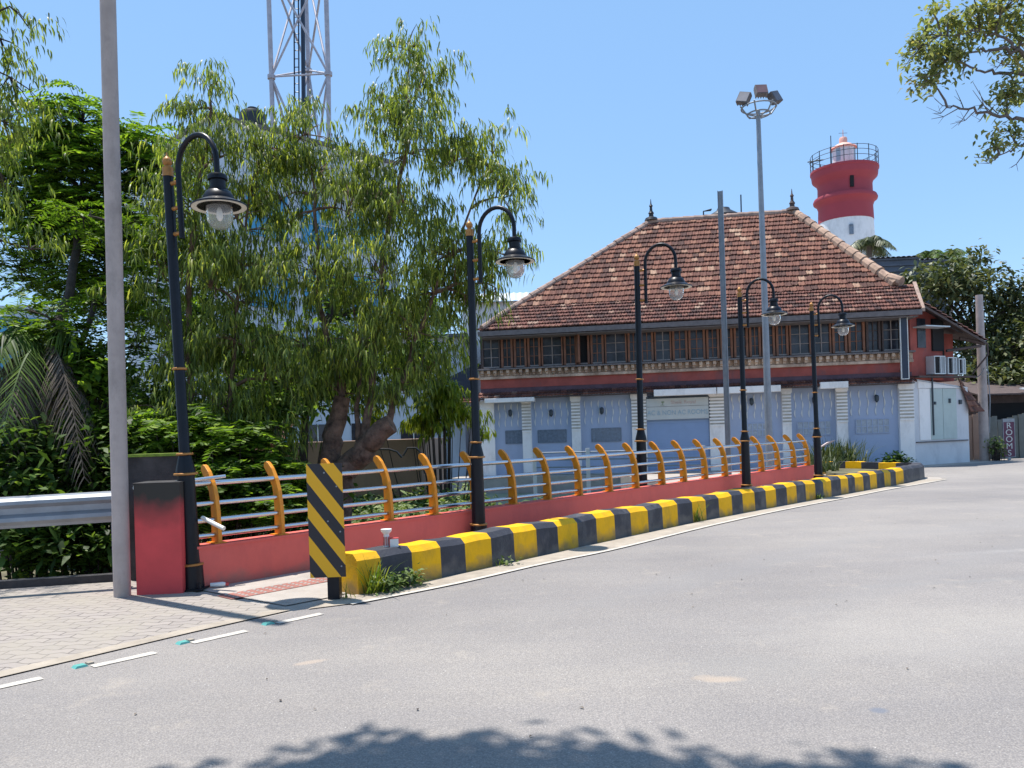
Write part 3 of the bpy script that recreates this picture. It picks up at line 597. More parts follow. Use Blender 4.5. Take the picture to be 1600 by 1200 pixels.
# ================================================================== MAIN HOUSE
HC = (13.6, 27.07, 0); HROT = R(-8.5)
house = thing('tiled_house', HC, 'two storey old house with brown clay tiled hip roof and blue bays below', 'house', rz=HROT)
XL = -14.9
def tiles(b, x0f, x1f, y0, z0, y1, z1, rows, tw=.235, th=.048, mi=0, seed=0):
    rr = random.Random(seed); L = math.hypot(y1-y0, z1-z0); ny, nz = -(z1-z0)/L, (y1-y0)/L
    prof_ = [(0, .0), (.18, .025), (.36, .006), (.62, .006), (.80, .03), (1.0, .0)]
    for r in range(rows):
        t0 = r/rows; t1 = (r+1.12)/rows; off = rr.uniform(-.012, .012)
        a0, a1 = x0f(t0), x1f(t0); c0, c1 = x0f(min(1, t1)), x1f(min(1, t1))
        n = int((a1-a0)/tw)+3
        for k in range(-1, n):
            xa = a0+k*tw+off; j = rr.uniform(-.012, .012); jz = rr.uniform(0, .012)
            if xa > a1 or xa+tw < a0: continue
            lo = []; hi = []; un = []
            for f, hgt in prof_:
                x = xa+f*tw*.98
                xl = min(max(x, a0), a1); xh = min(max(x, c0), c1)
                q0 = t0-.004+j*.5; y = y0+(y1-y0)*q0; z = z0+(z1-z0)*q0
                e = hgt+th+jz; lo.append((xl, y+ny*e, z+nz*e)); un.append((xl, y+ny*(e-th), z+nz*(e-th)))
                y = y0+(y1-y0)*t1; z = z0+(z1-z0)*t1; hi.append((xh, y+ny*hgt*.8, z+nz*hgt*.8))
            m_ = len(prof_)
            b.add(lo+hi+un, [(i, i+1, m_+i+1, m_+i) for i in range(m_-1)]+[(2*m_+i, 2*m_+i+1, i+1, i) for i in range(m_-1)], mi)
EY, EZ, BY, BZ, RY, RZ = -.8, 5.20, .6, 6.2, 4.5, 10.0
hl = lambda t: -13.6+(-8.4+13.6)*t; hr = lambda t: -.24+(-2.8+.24)*t
b = MB(); tiles(b, hl, hr, BY, BZ, RY, RZ, 17, seed=1); b.build('upper_roof_tiles', M['tile'], house)
b = MB(); tiles(b, lambda t: -14.75+1.0*t, lambda t: .08+.22*t, EY, EZ, BY+.05, BZ+.02, 7, tw=.2, seed=2); b.build('eaves_roof_tiles', M['tile_dark'], house)
# roof body under the tiles, back and sides
b = MB(); V = [(hl(0), BY, BZ-.05), (hr(0), BY, BZ-.05), (hr(1), RY, RZ-.05), (hl(1), RY, RZ-.05), (-13.6, 8.4, BZ-.05), (-.24, 8.4, BZ-.05),
     (-14.7, EY+.03, EZ-.06), (.1, EY+.03, EZ-.06), (.25, 9.8, EZ), (-14.7, 9.8, EZ)]
b.add(V, [(0, 1, 2, 3), (4, 3, 2, 5), (0, 3, 4), (1, 5, 2), (6, 7, 1, 0), (7, 8, 5, 1), (8, 9, 4, 5), (9, 6, 0, 4)]); b.build('roof_deck', M['wood_dark'], house)
b = MB()
def ridge_run(b, p, q, w, r=.13):
    p, q = Vector(p), Vector(q); L = (q-p).length; n = int(L/.4)
    for k in range(n):
        a = p.lerp(q, k/n); c = p.lerp(q, (k+1.1)/n); rr_ = r*random.uniform(.92, 1.08)
        b.tube([a+Vector((0, 0, .0)), c+Vector((0, 0, .0))], [rr_*1.08, rr_*.9], 10)
ridge_run(b, (hl(1), RY, RZ), (hr(1), RY, RZ), 0); ridge_run(b, (-14.6, EY, EZ+.1), (-13.6, BY, BZ+.05), 0, .1); ridge_run(b, (-13.6, BY, BZ), (hl(1), RY, RZ), 0)
b.build('ridge_tiles', M['ridge'], house)
b = MB(); ridge_run(b, (hr(0), BY, BZ+.06), (hr(1), RY, RZ), 0, .19); b.tube([(hr(0)+.15, BY-.12, BZ+.12), (hr(0)-.15, BY+.2, BZ+.3)], [.17, .2], 10, 0); b.build('hip_tiles', mat('pale_hip_mortar', (.42, .28, .20), .9, var=.25, scale=3, stain=(.16, .10, .09), stain_amt=.8, stain_scale=2, bump=.4), house)
b = MB(); b.add([(.08, EY, EZ+.02), (.2, EY, EZ+.02), (.42, BY, BZ+.12), (.3, BY, BZ+.12), (.08, EY, EZ-.1), (.2, EY, EZ-.1), (.42, BY, BZ), (.3, BY, BZ)], [(0, 1, 2, 3), (4, 7, 6, 5), (0, 4, 5, 1), (1, 5, 6, 2), (2, 6, 7, 3), (3, 7, 4, 0)]); b.build('verge', M['ridge'], house)
b = MB(); b.b2(-14.75, .1, EY-.02, EY+.03, EZ-.2, EZ-.03); b.b2(-14.7, .0, EY+.05, .1, EZ-.25, EZ-.22); b.build('eaves_board', M['wood_grey'], house)
for x in (-8.38, -2.83):
    b = MB(); b.lathe([(.28, 0), (.24, .1), (.1, .16), (.09, .25), (.12, .3), (.06, .4), (.05, .55), (.08, .6), (.03, .68), (.01, .88)], (x, RY, RZ+.05), 12); b.build('roof_finial', M['tank' if x < -5 else 'wood_dark'], house, smooth=True)
# ground floor
b = MB(); b.b2(XL, -.0, .1, 9, -.7, 2.85); b.build('ground_floor_wall', M['blue_wall'], house)
b = MB(); b.b2(XL-.01, -14.39, -.02, .1, -.7, 2.75); b.build('corner_pier', M['white_wall'], house)
for a, c in ((-13.36, -13.03), (-11.57, -11.25), (-9.43, -8.91), (-6.74, -6.11), (-4.28, -3.98), (-2.49, -2.13), (-.46, 0.0)):
    b = MB(); b.b2(a, c, -.06, .1, -.7, 2.78)
    z = 1.55
    while z < 2.62: b.b2(a-.0, c+.0, -.105, -.06, z, z+.055); z += .115
    z = .1
    while z < 1.5: b.b2(a, c, -.066, -.06, z, z+.09); z += .105
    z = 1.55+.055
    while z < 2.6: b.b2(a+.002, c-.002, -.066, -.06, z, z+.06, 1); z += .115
    b.b2(a-.03, c+.03, -.1, -.06, 2.62, 2.78)
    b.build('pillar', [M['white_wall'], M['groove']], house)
def wave_bay(x0, x1, step=.2):
    n = max(1, int(round((x1-x0)/step)))
    for k in range(n):
        x = x0+(k+.5)*(x1-x0)/n; b = MB(); K = 18; vs = []
        for q_ in range(K+1):
            t = q_/K*3; jj = min(2, int(t)); f = t-jj; w0 = .0015+.021*math.sin(math.pi*f); c = x+(1 if jj % 2 else -1)*.022*math.sin(math.pi*f); z = 2.62-.29*t
            vs += [(c-w0, .075, z), (c+w0, .075, z), (c+w0, .1, z), (c-w0, .1, z)]
        b.add(vs, [(4*q_+a, 4*q_+(a+1) % 4, 4*q_+4+(a+1) % 4, 4*q_+4+a) for q_ in range(K) for a in range(4)]+[(3, 2, 1, 0), (4*K, 4*K+1, 4*K+2, 4*K+3)])
        b.build('wave_moulding', M['wave'], house)
bays = [(-14.33, -13.4), (-13.0, -11.6), (-11.2, -9.48), (-6.05, -4.3), (-3.94, -2.52), (-2.1, -.5)]
gl_ = [(-14.0, -13.38, 1.15, 1.62, 0), (-12.81, -11.78, 1.15, 1.6, 0), (-10.87, -9.82, 1.13, 1.6, 0), (-5.6, -4.6, 1.14, 1.6, 1), (-3.76, -2.66, 1.13, 1.6, 1), (-1.84, -.76, 1.14, 1.62, 1)]
for (x0, x1), (g0, g1, z0, z1, lt) in zip(bays, gl_):
    wave_bay(x0, x1, .25)
    b = MB(); b.b2(g0, g1, .085, .1, z0, z1); pn = b.build('glass_block_window', M['glass_brick'] if not lt else mat('pale_glass_brick', (.34, .38, .44), .25, var=.25, scale=10), house)
    b = MB(); n = int(round((g1-g0)/.17)) if not lt else int(round((g1-g0)/.18))
    for k in range(n+1): x = g0+(g1-g0)*k/n; b.b2(x-.012, x+.012, .07, .084, z0, z1)
    rws = 2 if lt else 1
    for k in range(rws+1): z = z0+(z1-z0)*k/rws; b.b2(g0, g1, .068, .0835, z-.012, z+.012)
    b.build('mortar_grid', M['blue_wall'] if lt else M['glass_brick'], pn)
for x, z in ((-13.79, 2.27), (-12.3, 2.22), (-10.48, 2.24), (-5.29, 2.37), (-3.2, 2.34), (-1.17, 2.33)):
    b = MB(); b.b2(x-.03, x+.03, .02, .1, z+.06, z+.12); b.lathe([(.05, .1), (.075, .06), (.07, -.08), (.03, -.13), (.01, -.15)], (x, -.03, z), 10); b.build('wall_lantern', M['iron'], house, smooth=False)
# shuttered entrance with sign
b = MB(); b.b2(-8.9, -6.75, .05, .1, -.1, 1.84)
z = 0
while z < 1.8: b.b2(-8.9, -6.75, .035, .05, z, z+.085); z += .1
b.build('roller_shutter', M['shutter'], house)
b = MB(); b.b2(-8.9, -6.76, -.09, -.03, 1.84, 2.58); sb = b.build('signboard', M['sign_white'], house)
b = MB(); b.b2(-8.95, -6.70, -.1, -.02, 2.59, 2.64); b.b2(-6.75, -6.71, -.1, -.02, 1.84, 2.59); b.b2(-8.9, -6.76, -.096, -.09, 2.29, 2.3, 1); b.build('sign_frame', [M['iron'], M['wood_grey']], sb)
lettering('lettering', 'AC & NON AC ROOMS', .235, M['sign_blue'], sb, (-7.83, -.096, 2.07), (R(90), 0, 0), xs=.86)
lettering('lettering', 'Sheik Royal', .17, M['sign_pink'], sb, (-7.62, -.096, 2.43), (R(90), 0, 0), xs=1.1)
b = MB(); b.tube([(-8.35, -.1, 2.36), (-8.33, -.1, 2.44)], .006, 6)
for k in range(5): a = R(-20+k*55); b.tube([(-8.33, -.1, 2.44), (-8.33+.06*math.cos(a), -.1, 2.46+.03*math.sin(a))], .008, 5)
b.box((-8.35, -.1, 2.345), (.14, .008, .012)); b.build('palm_emblem', M['sign_green'], sb)
# lintel slabs
for x0, x1, z0, z1 in ((-14.64, -12.84, 2.64, 2.79), (-8.64, -6.52, 2.66, 2.88), (-6.49, -4.38, 2.66, 2.88), (-3.09, -2.19, 2.70, 2.92)):
    b = MB(); b.b2(x0, x1, -.50, -.08, z0, z1); b.build('lintel_slab', M['white_wall'], house, bevel=.01)
# small tile skirt above the ground floor
b = MB(); tiles(b, lambda t: -14.9, lambda t: .0, -.42, 2.80, -.02, 3.02, 2, tw=.2, seed=4); b.build('skirt_tiles', M['tile_dark'], house)
b = MB(); b.b2(-14.85, -.05, -.40, -.02, 2.77, 2.80); b.build('skirt_board', M['wood_dark'], house)
# middle bands
b = MB(); b.b2(-14.85, -.02, -.02, .1, 2.86, 3.18); b.build('lower_band', M['maroon'], house)
b = MB(); b.b2(-14.85, -.02, -.03, .1, 3.18, 3.50); b.build('red_band', M['red_plaster'], house)
b = MB(); b.b2(-14.9, .02, -.12, .1, 3.50, 3.60); b.b2(-14.9, .02, -.05, .1, 3.60, 3.82); b.b2(-14.92, .04, -.30, .1, 3.82, 3.88, 1)
x = -14.8
while x < 0:
    b.b2(x, x+.11, -.24, -.05, 3.70, 3.82); b.b2(x+.01, x+.10, -.16, -.05, 3.62, 3.70); x += .235
b.build('cornice', [M['cornice'], M['wood_grey']], house, bevel=.012)
# upper floor
b = MB(); b.b2(XL+.05, -.02, .12, 9, 2.85, 5.5); b.build('upper_wall', M['wood_dark'], house)
ws = [-14.79, -14.08, -13.61, -13.11, -12.6, -11.79, -11.28, -10.83, -10.32, -9.51, -9.06, -8.57, -7.95, -7.39, -6.78, -6.3, -5.84, -5.32, -4.89, -4.42, -3.97, -3.23, -2.56, -2.04, -1.46, -.95, -.3]
Z0, Z1 = 3.92, 5.02
for i in range(len(ws)-1):
    x0, x1 = ws[i]+.02, ws[i+1]-.02; w = x1-x0; big = w > .58; fw_ = .05 if big else .075
    openw = (i == 6)
    b = MB(); mt = M['wood'] if not (i in (0, 24, 25)) else M['wood_dark']
    b.b2(x0, x0+fw_, -.01, .12, Z0, Z1); b.b2(x1-fw_, x1, -.01, .12, Z0, Z1); b.b2(x0+fw_, x1-fw_, -.008, .12, Z0, Z0+.05, 1); b.b2(x0+fw_, x1-fw_, -.008, .12, Z1-.05, Z1, 1)
    xm = (x0+x1)/2; mu_ = .022
    if not openw:
        cols = 2
        b.b2(xm-mu_/1.4, xm+mu_/1.4, .04, .07, Z0+.05, Z1-.05, 1 if big else 0)
        for q_ in (1, 2): z = Z0+.05+(Z1-Z0-.1)*q_/3; b.b2(x0+fw_, x1-fw_, .042, .068, z-mu_/2, z+mu_/2, 1 if big else 0)
    f = b.build('window', [mt, M['muntin']], house)
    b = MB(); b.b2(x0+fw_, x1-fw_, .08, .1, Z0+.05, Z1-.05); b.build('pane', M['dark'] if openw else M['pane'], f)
# open casement leaf
b = MB(); b.box((-11.28, -.22, 4.47), (.05, .45, 1.0), rz=R(20)); b.build('open_casement', M['wood'], house)
# recessed red plaster patches between windows at right
# narrow navy panel
b = MB(); b.b2(-.50, -.30, -.56, -.50, 2.93, 4.98); nv_ = b.build('narrow_panel', M['navy'], house)
b = MB()
for q_ in ((-.525, -.50, 2.905, 5.005), (-.30, -.275, 2.905, 5.005), (-.50, -.30, 4.98, 5.005), (-.50, -.30, 2.905, 2.93)): b.b2(q_[0], q_[1], -.57, -.49, q_[2], q_[3])
b.build('panel_frame', M['wave'], nv_)
b = MB(); b.b2(-.41, -.39, -.5, .1, 4.7, 4.74); b.b2(-.41, -.39, -.5, .1, 3.2, 3.24); b.build('panel_bracket', M['iron'], house)
# side wing, angled off the corner
wa = math.atan2(1.152, 2.501)-HROT
wing = bpy.data.objects.new('side_wing', None)
def wbox(b, s0, s1, o0, o1, z0, z1, mi=0, z1b=None):
    cs, sn = math.cos(wa), math.sin(wa)
    P = []
    for s_, o_ in ((s0, o0), (s1, o0), (s1, o1), (s0, o1)): P.append((s_*cs-o_*sn, s_*sn+o_*cs))
    zt = [z1, z1b or z1, z1b or z1, z1]
    b.add([(x, y, z0) for x, y in P]+[(P[i][0], P[i][1], zt[i]) for i in range(4)], [(3, 2, 1, 0), (4, 5, 6, 7), (0, 1, 5, 4), (1, 2, 6, 5), (2, 3, 7, 6), (3, 0, 4, 7)], mi)
b = MB(); wbox(b, .01, 2.8, .02, 5, -.2, 2.95, z1b=2.65); b.build('wing_wall', mat('pale_blue_wash', (.62, .62, .64), .8, var=.07, scale=1.5, stain=(.40, .40, .44), stain_amt=.6, stain_scale=1.2), house)
b = MB(); wbox(b, .25, 2.55, -.02, .02, 2.62, 2.86, z1b=2.60); b.build('wing_lintel', M['white_wall'], house)
for s0, s1 in ((.85, 1.45), (1.47, 2.15)):
    b = MB(); wbox(b, s0, s1, -.01, .02, .85, 2.6); b.build('door_leaf', M['door_green'], house)
b = MB(); wbox(b, .3, .83, -.005, .02, .85, 2.6); wbox(b, .1, 2.7, -.03, .02, .76, .80, 1); b.build('wall_panel', [M['white_wall'], M['wood_grey']], house)
b = MB(); wbox(b, .9, .94, -.06, -.02, 1.0, 3.6); wbox(b, 1.75, 1.83, -.05, -.01, 2.1, 2.25); wbox(b, 2.3, 2.4, -.05, .02, 2.05, 2.2); wbox(b, 1.0, 1.08, -.05, -.01, 2.05, 2.15); b.build('conduit', M['iron'], house)
b = MB(); wbox(b, .02, 1.6, .05, 4.5, 2.9, 5.25); wbox(b, 1.6, 2.9, .6, 4, 2.9, 4.6, 0); b.build('wing_upper_wall', M['red_plaster'], house)
b = MB(); wbox(b, .35, .75, .02, .05, 4.0, 5.0); b.build('wing_window', M['pane'], house)
b = MB(); wbox(b, .02, 2.9, -.25, .05, 2.97, 3.03); b.build('wing_ledge', M['wood_dark'], house)
b = MB(); wbox(b, .1, 1.3, -.5, .0, 4.66, 4.70); b.build('metal_hood', M['zinc'], house)
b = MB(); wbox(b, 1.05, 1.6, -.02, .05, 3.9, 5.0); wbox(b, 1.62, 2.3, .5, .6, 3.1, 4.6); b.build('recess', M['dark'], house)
# wing roof (falls away to the right), tiles in a slanted plane
cs, sn = math.cos(wa), math.sin(wa)
def wq(s_, o_, z): return Vector((s_*cs-o_*sn, s_*sn+o_*cs, z))
A_, B_, C_, D_ = wq(.0, -.55, 5.40), wq(3.1, -.55, 4.22), wq(3.75, 2.0, 4.85), wq(.55, 1.6, 6.25)
b = MB(); rr = random.Random(9); NR, NCc = 12, 9
nrm = (B_-A_).cross(D_-A_).normalized()
for i in range(NR):
    for k in range(NCc):
        def pt(a, c): return A_.lerp(B_, a).lerp(D_.lerp(C_, a), c)
        a0 = (i+1)/NR+.008; a1 = i/NR-.01; c0, c1 = k/NCc, (k+.96)/NCc; j = rr.uniform(.0, .012)
        lo = [pt(a0, c0+(c1-c0)*f)+nrm*(.04+h_+j) for f, h_ in ((0, 0), (.2, .03), (.4, 0), (.7, 0), (.85, .03), (1, 0))]
        hi = [pt(a1, c0+(c1-c0)*f)+nrm*(h_*.7) for f, h_ in ((0, 0), (.2, .03), (.4, 0), (.7, 0), (.85, .03), (1, 0))]
        un = [p-nrm*.035 for p in lo]
        b.add(lo+hi+un, [(q_, q_+1, 6+q_+1, 6+q_) for q_ in range(5)]+[(12+q_, 13+q_, q_+1, q_) for q_ in range(5)])
b.build('wing_roof_tiles', M['tile_dark'], house)
b = MB(); dn = Vector((0, 0, -.05)); P = [A_, B_, C_, D_]; b.add([p+dn for p in P]+[p+dn*2.6 for p in P], [(0, 1, 2, 3), (7, 6, 5, 4), (0, 4, 5, 1), (1, 5, 6, 2), (2, 6, 7, 3), (3, 7, 4, 0)]); b.build('wing_roof_deck', M['wood_dark'], house)
b = MB(); b.tube([wq(2.3, -.1, 4.35), wq(3.05, -.5, 4.12)], .06, 6); b.tube([wq(1.6, -.1, 3.9), wq(2.9, -.45, 4.05)], .05, 6); b.tube([wq(3.1, -.55, 4.15), wq(3.2, -.5, 3.75), wq(2.9, -.1, 3.1)], .03, 6); b.build('roof_strut', M['wood_dark'], house)
b = MB(); T0, T1, U0, U1 = wq(2.25, -.02, 2.98), wq(2.75, .3, 2.98), wq(2.72, -.12, 1.80), wq(3.45, -.12, 1.80)
for i in range(6):
    f0, f1 = i/6, (i+1.05)/6; a, c = T0.lerp(U0, f0), T1.lerp(U1, f0); d, e = T0.lerp(U0, f1), T1.lerp(U1, f1); q_ = Vector((.0, -.05, 0)); n_ = 5
    for k in range(n_):
        P = [a.lerp(c, k/n_), a.lerp(c, (k+.96)/n_), d.lerp(e, (k+.96)/n_)+q_, d.lerp(e, k/n_)+q_]; th = Vector((0, .035, -.02))
        b.add(P+[p+th for p in P], [(0, 1, 2, 3), (7, 6, 5, 4), (0, 4, 5, 1), (1, 5, 6, 2), (2, 6, 7, 3), (3, 7, 4, 0)])
b.build('side_skirt_tiles', M['tile'], house)
# downpipe and black awning at left side of house
b = MB(); b.add([(-15.0, .3, 4.15), (-15.0, 1.9, 4.15), (-16.9, 1.9, 3.35), (-16.9, .3, 3.35), (-15.0, .3, 4.10), (-15.0, 1.9, 4.10), (-16.9, 1.9, 3.3), (-16.9, .3, 3.3), (-16.9, .3, 2.75), (-16.9, 1.9, 2.75), (-15.0, .3, 2.9)],
    [(0, 3, 2, 1), (4, 5, 6, 7), (3, 8, 9, 2), (0, 4, 10, 8, 3)]); b.build('black_awning', M['navy'], house)
b = MB(); tiles(b, lambda t: -15.9, lambda t: -14.9, -.2, 2.65, .5, 2.95, 3, tw=.2, seed=8); b.build('side_tiles', M['tile'], house)

# AC units on the wing
acs = [(.72, 1.27, 3.08, 3.70, 'open boxy air conditioner frame on red wall, largest and nearest house corner'), (1.40, 1.85, 3.08, 3.66, 'boxy window air conditioner in the middle of three on red side wall'), (1.95, 2.3, 3.08, 3.62, 'small grey air conditioner farthest right of three above the white door')]
Hm = Matrix.Translation(HC) @ Matrix.Rotation(HROT, 4, 'Z')
for s0, s1, z0, z1, lab in acs:
    o = thing('air_conditioner', Hm @ wq(s0, -.3, z0), lab, 'air conditioner', rz=HROT+wa, group='air conditioners on the side wall'); w = s1-s0; h_ = z1-z0
    b = MB(); b.b2(0, w, .0, .33, 0, .03); b.b2(0, w, 0, .33, h_-.03, h_); b.b2(0, .035, 0, .33, .03, h_-.03); b.b2(w-.035, w, 0, .33, .03, h_-.03); b.b2(w*.55, w*.62, 0, .33, .03, h_-.03); b.build('casing', M['zinc'], o)
    b = MB(); b.b2(.035, w*.55, .05, .3, .03, h_-.03); b.build('coil', M['dark'], o)
    b = MB()
    for k in range(5): x = w*.65+k*(w*.3)/5; b.b2(x, x+.012, .02, .05, .03, h_-.03)
    b.build('grille', M['zinc'], o)
# water tank & antenna
tk = thing('water_tank', Hm @ Vector((-5.3, 6.2, 9.2)), 'black plastic water tank in a frame behind the roof ridge', 'water tank')
b = MB(); b.lathe([(.62, 0), (.62, 1.15), (.66, 1.2), (.66, 1.26), (.6, 1.32), (.3, 1.5), (.25, 1.6)], n=20); b.build('tank_body', M['tank'], tk, smooth=True)
b = MB()
for x in (-.85,): b.tube([(x, 0, 0), (x, 0, 1.5), (x+.35, 0, 1.58)], .03, 6)
b.tube([(-.85, 0, 1.5), (-.5, .1, 1.55)], .025, 6); b.tube([(.75, 0, 0), (.76, 0, 2.15)], .03, 6); b.build('pipe', M['iron'], tk)

# ================================================================== LIGHTHOUSE
lh = thing('lighthouse', (29.77, 70, 0), 'round red and white lighthouse with railed gallery behind the tiled roof', 'lighthouse')
b = MB(); b.lathe([(2.9, -1), (2.62, 12), (2.42, 19.05)], n=40); b.build('white_shaft', M['lh_white'], lh, smooth=True)
b = MB(); b.lathe([(2.45, 19.05), (2.40, 20.3), (2.55, 20.7), (2.80, 20.85), (2.84, 21.0), (2.75, 21.2), (2.45, 21.25), (2.42, 21.4), (2.40, 22.2), (2.5, 22.5), (2.85, 22.8), (2.9, 22.95), (2.95, 23.4), (3.02, 23.45), (3.02, 23.62)], n=40); b.build('red_shaft', M['lh_red'], lh, smooth=True)
b = MB(); b.lathe([(1.05, 23.6), (1.08, 24.0), (1.0, 24.05), (1.0, 25.6)], n=20); b.build('lantern_room', M['lh_white'], lh, smooth=True)
b = MB(); b.lathe([(1.22, 25.5), (1.16, 25.6), (.7, 25.85), (.36, 26.0), (.36, 26.0), (.36, 26.4), (.3, 26.5), (.04, 26.52), (.03, 27.2)], n=20); b.build('dome', M['lh_orange'], lh, smooth=True)
for k in range(4):
    a = R(-90-50+k*34); b = MB(); b.box((1.0*math.cos(a), 1.0*math.sin(a), 24.85), (.04, .40, 1.1), rz=a); b.build('lantern_pane', M['lh_white'] if k in (1, 2) else M['sign_blue'], lh)
b = MB()
for rr_, zz in ((2.95, 24.15), (2.95, 24.6), (2.95, 25.0)):
    b.tube([(rr_*math.cos(t), rr_*math.sin(t), zz) for t in np.linspace(0, 2*math.pi, 33)], .025, 5)
for k in range(16): t = k*math.pi/8; b.tube([(2.95*math.cos(t), 2.95*math.sin(t), 23.6), (2.95*math.cos(t), 2.95*math.sin(t), 25.05)], .04, 5)
b.tube([(-1.9, -1.8, 23.6), (-1.9, -1.8, 26.1)], .04, 5); b.tube([(-3.6, -.5, 24.3), (-2.4, -1.2, 24.25)], .06, 5); b.tube([(-3.5, -.6, 24.1), (-2.6, -1, 24.5)], .04, 5)
b.tube([(-.4, 0, 26.9), (.4, 0, 26.9)], .02, 4)
b.build('gallery_railing', M['iron'], lh)
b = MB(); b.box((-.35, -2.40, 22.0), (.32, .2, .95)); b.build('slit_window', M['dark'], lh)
b = MB(); b.box((-.55, -2.46, 17.9), (.36, .12, .8)); b.lathe([(.18, -.05), (.18, .05)], (-.55, -2.46, 18.3), 10); b.build('arched_window', M['glass_brick'], lh)

lh.scale = (.93, .93, 1)
# ================================================================== TELECOM TOWER
tt = thing('lattice_tower', (0, 0, 0), 'tall steel lattice communication tower with ladder behind the weeping tree', 'tower')
def T(u, v, d=42): return at(u, v, d)
b = MB()
L0, L1_ = [T(432, 400), T(424, 120), T(418, -60)], [T(516, 400), T(513, 115), T(508, -60)]
Bk = [T(484, 400, 45), T(482, 110, 45), T(476, -60, 45)]
for nm, P in (('leg', L0), ('leg', L1_), ('leg', Bk)):
    b = MB(); b.tube(P, .125, 8); b.tube([P[1]+Vector((0, 0, .08)), P[1]-Vector((0, 0, .12))], .21, 8); b.build(nm, M['tower_grey'], tt, smooth=True)
def on(P, t):
    return P[0].lerp(P[1], t/.6) if t < .6 else P[1].lerp(P[2], (t-.6)/.4)
for t0, t1 in ((.15, .6), (.6, 1.0)):
    for P, Q in ((L0, L1_), (L1_, Bk), (Bk, L0)):
        b = MB(); b.tube([on(P, t0), on(Q, t1)], .06, 6); b.tube([on(Q, t0), on(P, t1)], .06, 6); b.tube([on(P, t0), on(Q, t0)], .05, 6); b.build('brace', M['tower_grey'], tt)
b = MB()
for du in (459, 466): b.tube([T(du+2, 300, 43), T(du, -60, 43)], .04, 5)
for k in range(28): p = T(461+0, 300-k*13, 43); b.tube([p, p+Vector((.24, 0, 0))], .025, 4)
b.tube([T(476, 300, 43.2), T(472, -60, 43.2)], .12, 6); b.build('ladder', M['navy'], tt)

# ================================================================== BACKGROUND BUILDINGS
bb = thing('office_block', (-9.7, 30, 0), 'white multi storey block with blue glass seen through the tall trees', 'building', rz=R(45))
# local x along the facade receding to the right
b = MB(); b.b2(-1.2, 7.0, 0, 9, -1, 13.4); b.build('wall', M['bldg_white'], bb)
b = MB(); b.b2(-1.3, 7.1, -.1, 9.1, 13.4, 13.55); b.build('roof_slab', M['wood_grey'], bb)
b = MB(); b.b2(3.8, 7.02, -.5, -.0, 11.6, 12.0); b.build('brown_band', M['band_brown'], bb)
for fl in range(4):
    for k in range(3):
        b = MB(); x = .0+k*2.3; z = 1.2+fl*2.7; b.b2(x, x+1.7, -.06, .0, z, z+1.7); f = b.build('window', M['blue_glass'], bb)
        b = MB(); b.b2(x+.83, x+.87, -.08, -.06, z, z+1.7); b.b2(x, x+1.7, -.08, -.062, z+.8, z+.84); b.build('mullion', M['bldg_white'], f)
tkk = thing('rooftop_tank', at(395, 186, 31.2), 'dark round tank on the roof edge of the white block', 'water tank')
b = MB(); b.lathe([(.5, -.3), (.52, .1), (.45, .25), (.2, .35)], n=14); b.build('tank_body', M['tank'], tkk, smooth=True)
b = MB(); b.lathe([(.2, .35), (.2, .42), (.05, .44)], n=12); b.build('lid', M['tank'], tkk)
lb = thing('glass_fronted_block', (-24, 24, 0), 'blue glass fronted block behind the trees at the left edge', 'building', rz=R(20))
b = MB(); b.b2(-4, 9, 0, 6, -1, 6.3); b.build('wall', M['bldg_white'], lb)
for fl in range(2):
    for k in range(6):
        b = MB(); x = -3.6+k*2.1; z = .6+fl*2.9; b.b2(x, x+1.8, -.06, 0, z, z+2.4); f = b.build('window', M['blue_glass'], lb)
        b = MB(); b.b2(x+.88, x+.92, -.09, -.06, z, z+2.4); b.b2(x, x+1.8, -.09, -.062, z+1.2, z+1.25); b.build('mullion', M['bldg_white'], f)
cot = thing('low_cottage', (-5.4, 19.5, -.9), 'low tan walled cottage with red tile roof behind the tree trunks', 'house', rz=R(-4))
b = MB(); b.b2(-1.2, 3.2, 0, 4, 0, 2.35); b.build('wall', M['tan_wall'], cot)
b = MB(); tiles(b, lambda t: -2.4, lambda t: -.2, -.4, 2.1, 1.8, 3.3, 8, tw=.22, seed=11); b.build('roof', M['tile'], cot)
b = MB(); b.b2(1.0, 3.0, -.03, 0, .75, .80); b.b2(-1.2, 3.2, -.04, 0, 0, .5); b.build('plinth', M['conc'], cot)
mh = thing('white_annexe', (-5.2, 31, 0), 'pale two storey annexe half hidden between the tree and tiled house', 'house')
b = MB(); b.b2(-7, 3.4, 0, 5, -1, 5.3); b.build('wall', M['bldg_white'], mh)
b = MB(); b.b2(-7.2, 3.6, -.3, 5.2, 5.3, 5.42); b.build('roof_slab', M['corr'], mh)
for x in (-6.4, -4.6, -2.8, -1.0, .9):
    for z in (.8, 3.3):
        b = MB(); b.b2(x, x+1.0, -.05, 0, z, z+1.3); f = b.build('window', M['pane'], mh); b = MB(); b.b2(x+.48, x+.52, -.07, -.05, z, z+1.3); b.build('mullion', M['wave'], f)
zr = thing('zinc_roofed_shed', at(805, 470, 33), 'small pale metal roof peeping out left of the tiled roof', 'shed')
b = MB()
for k in range(14): b.add([(-2.4+k*.28, 0, 0), (-2.26+k*.28, 0, .04), (-2.12+k*.28, 0, 0), (-2.4+k*.28, 2.2, .7), (-2.26+k*.28, 2.2, .74), (-2.12+k*.28, 2.2, .7)], [(0, 1, 4, 3), (1, 2, 5, 4)])
b.build('roof', M['zinc'], zr); b = MB(); b.b2(-2.2, 1.2, .3, 2.1, -6.5, .05); b.build('wall', M['white_wall'], zr)
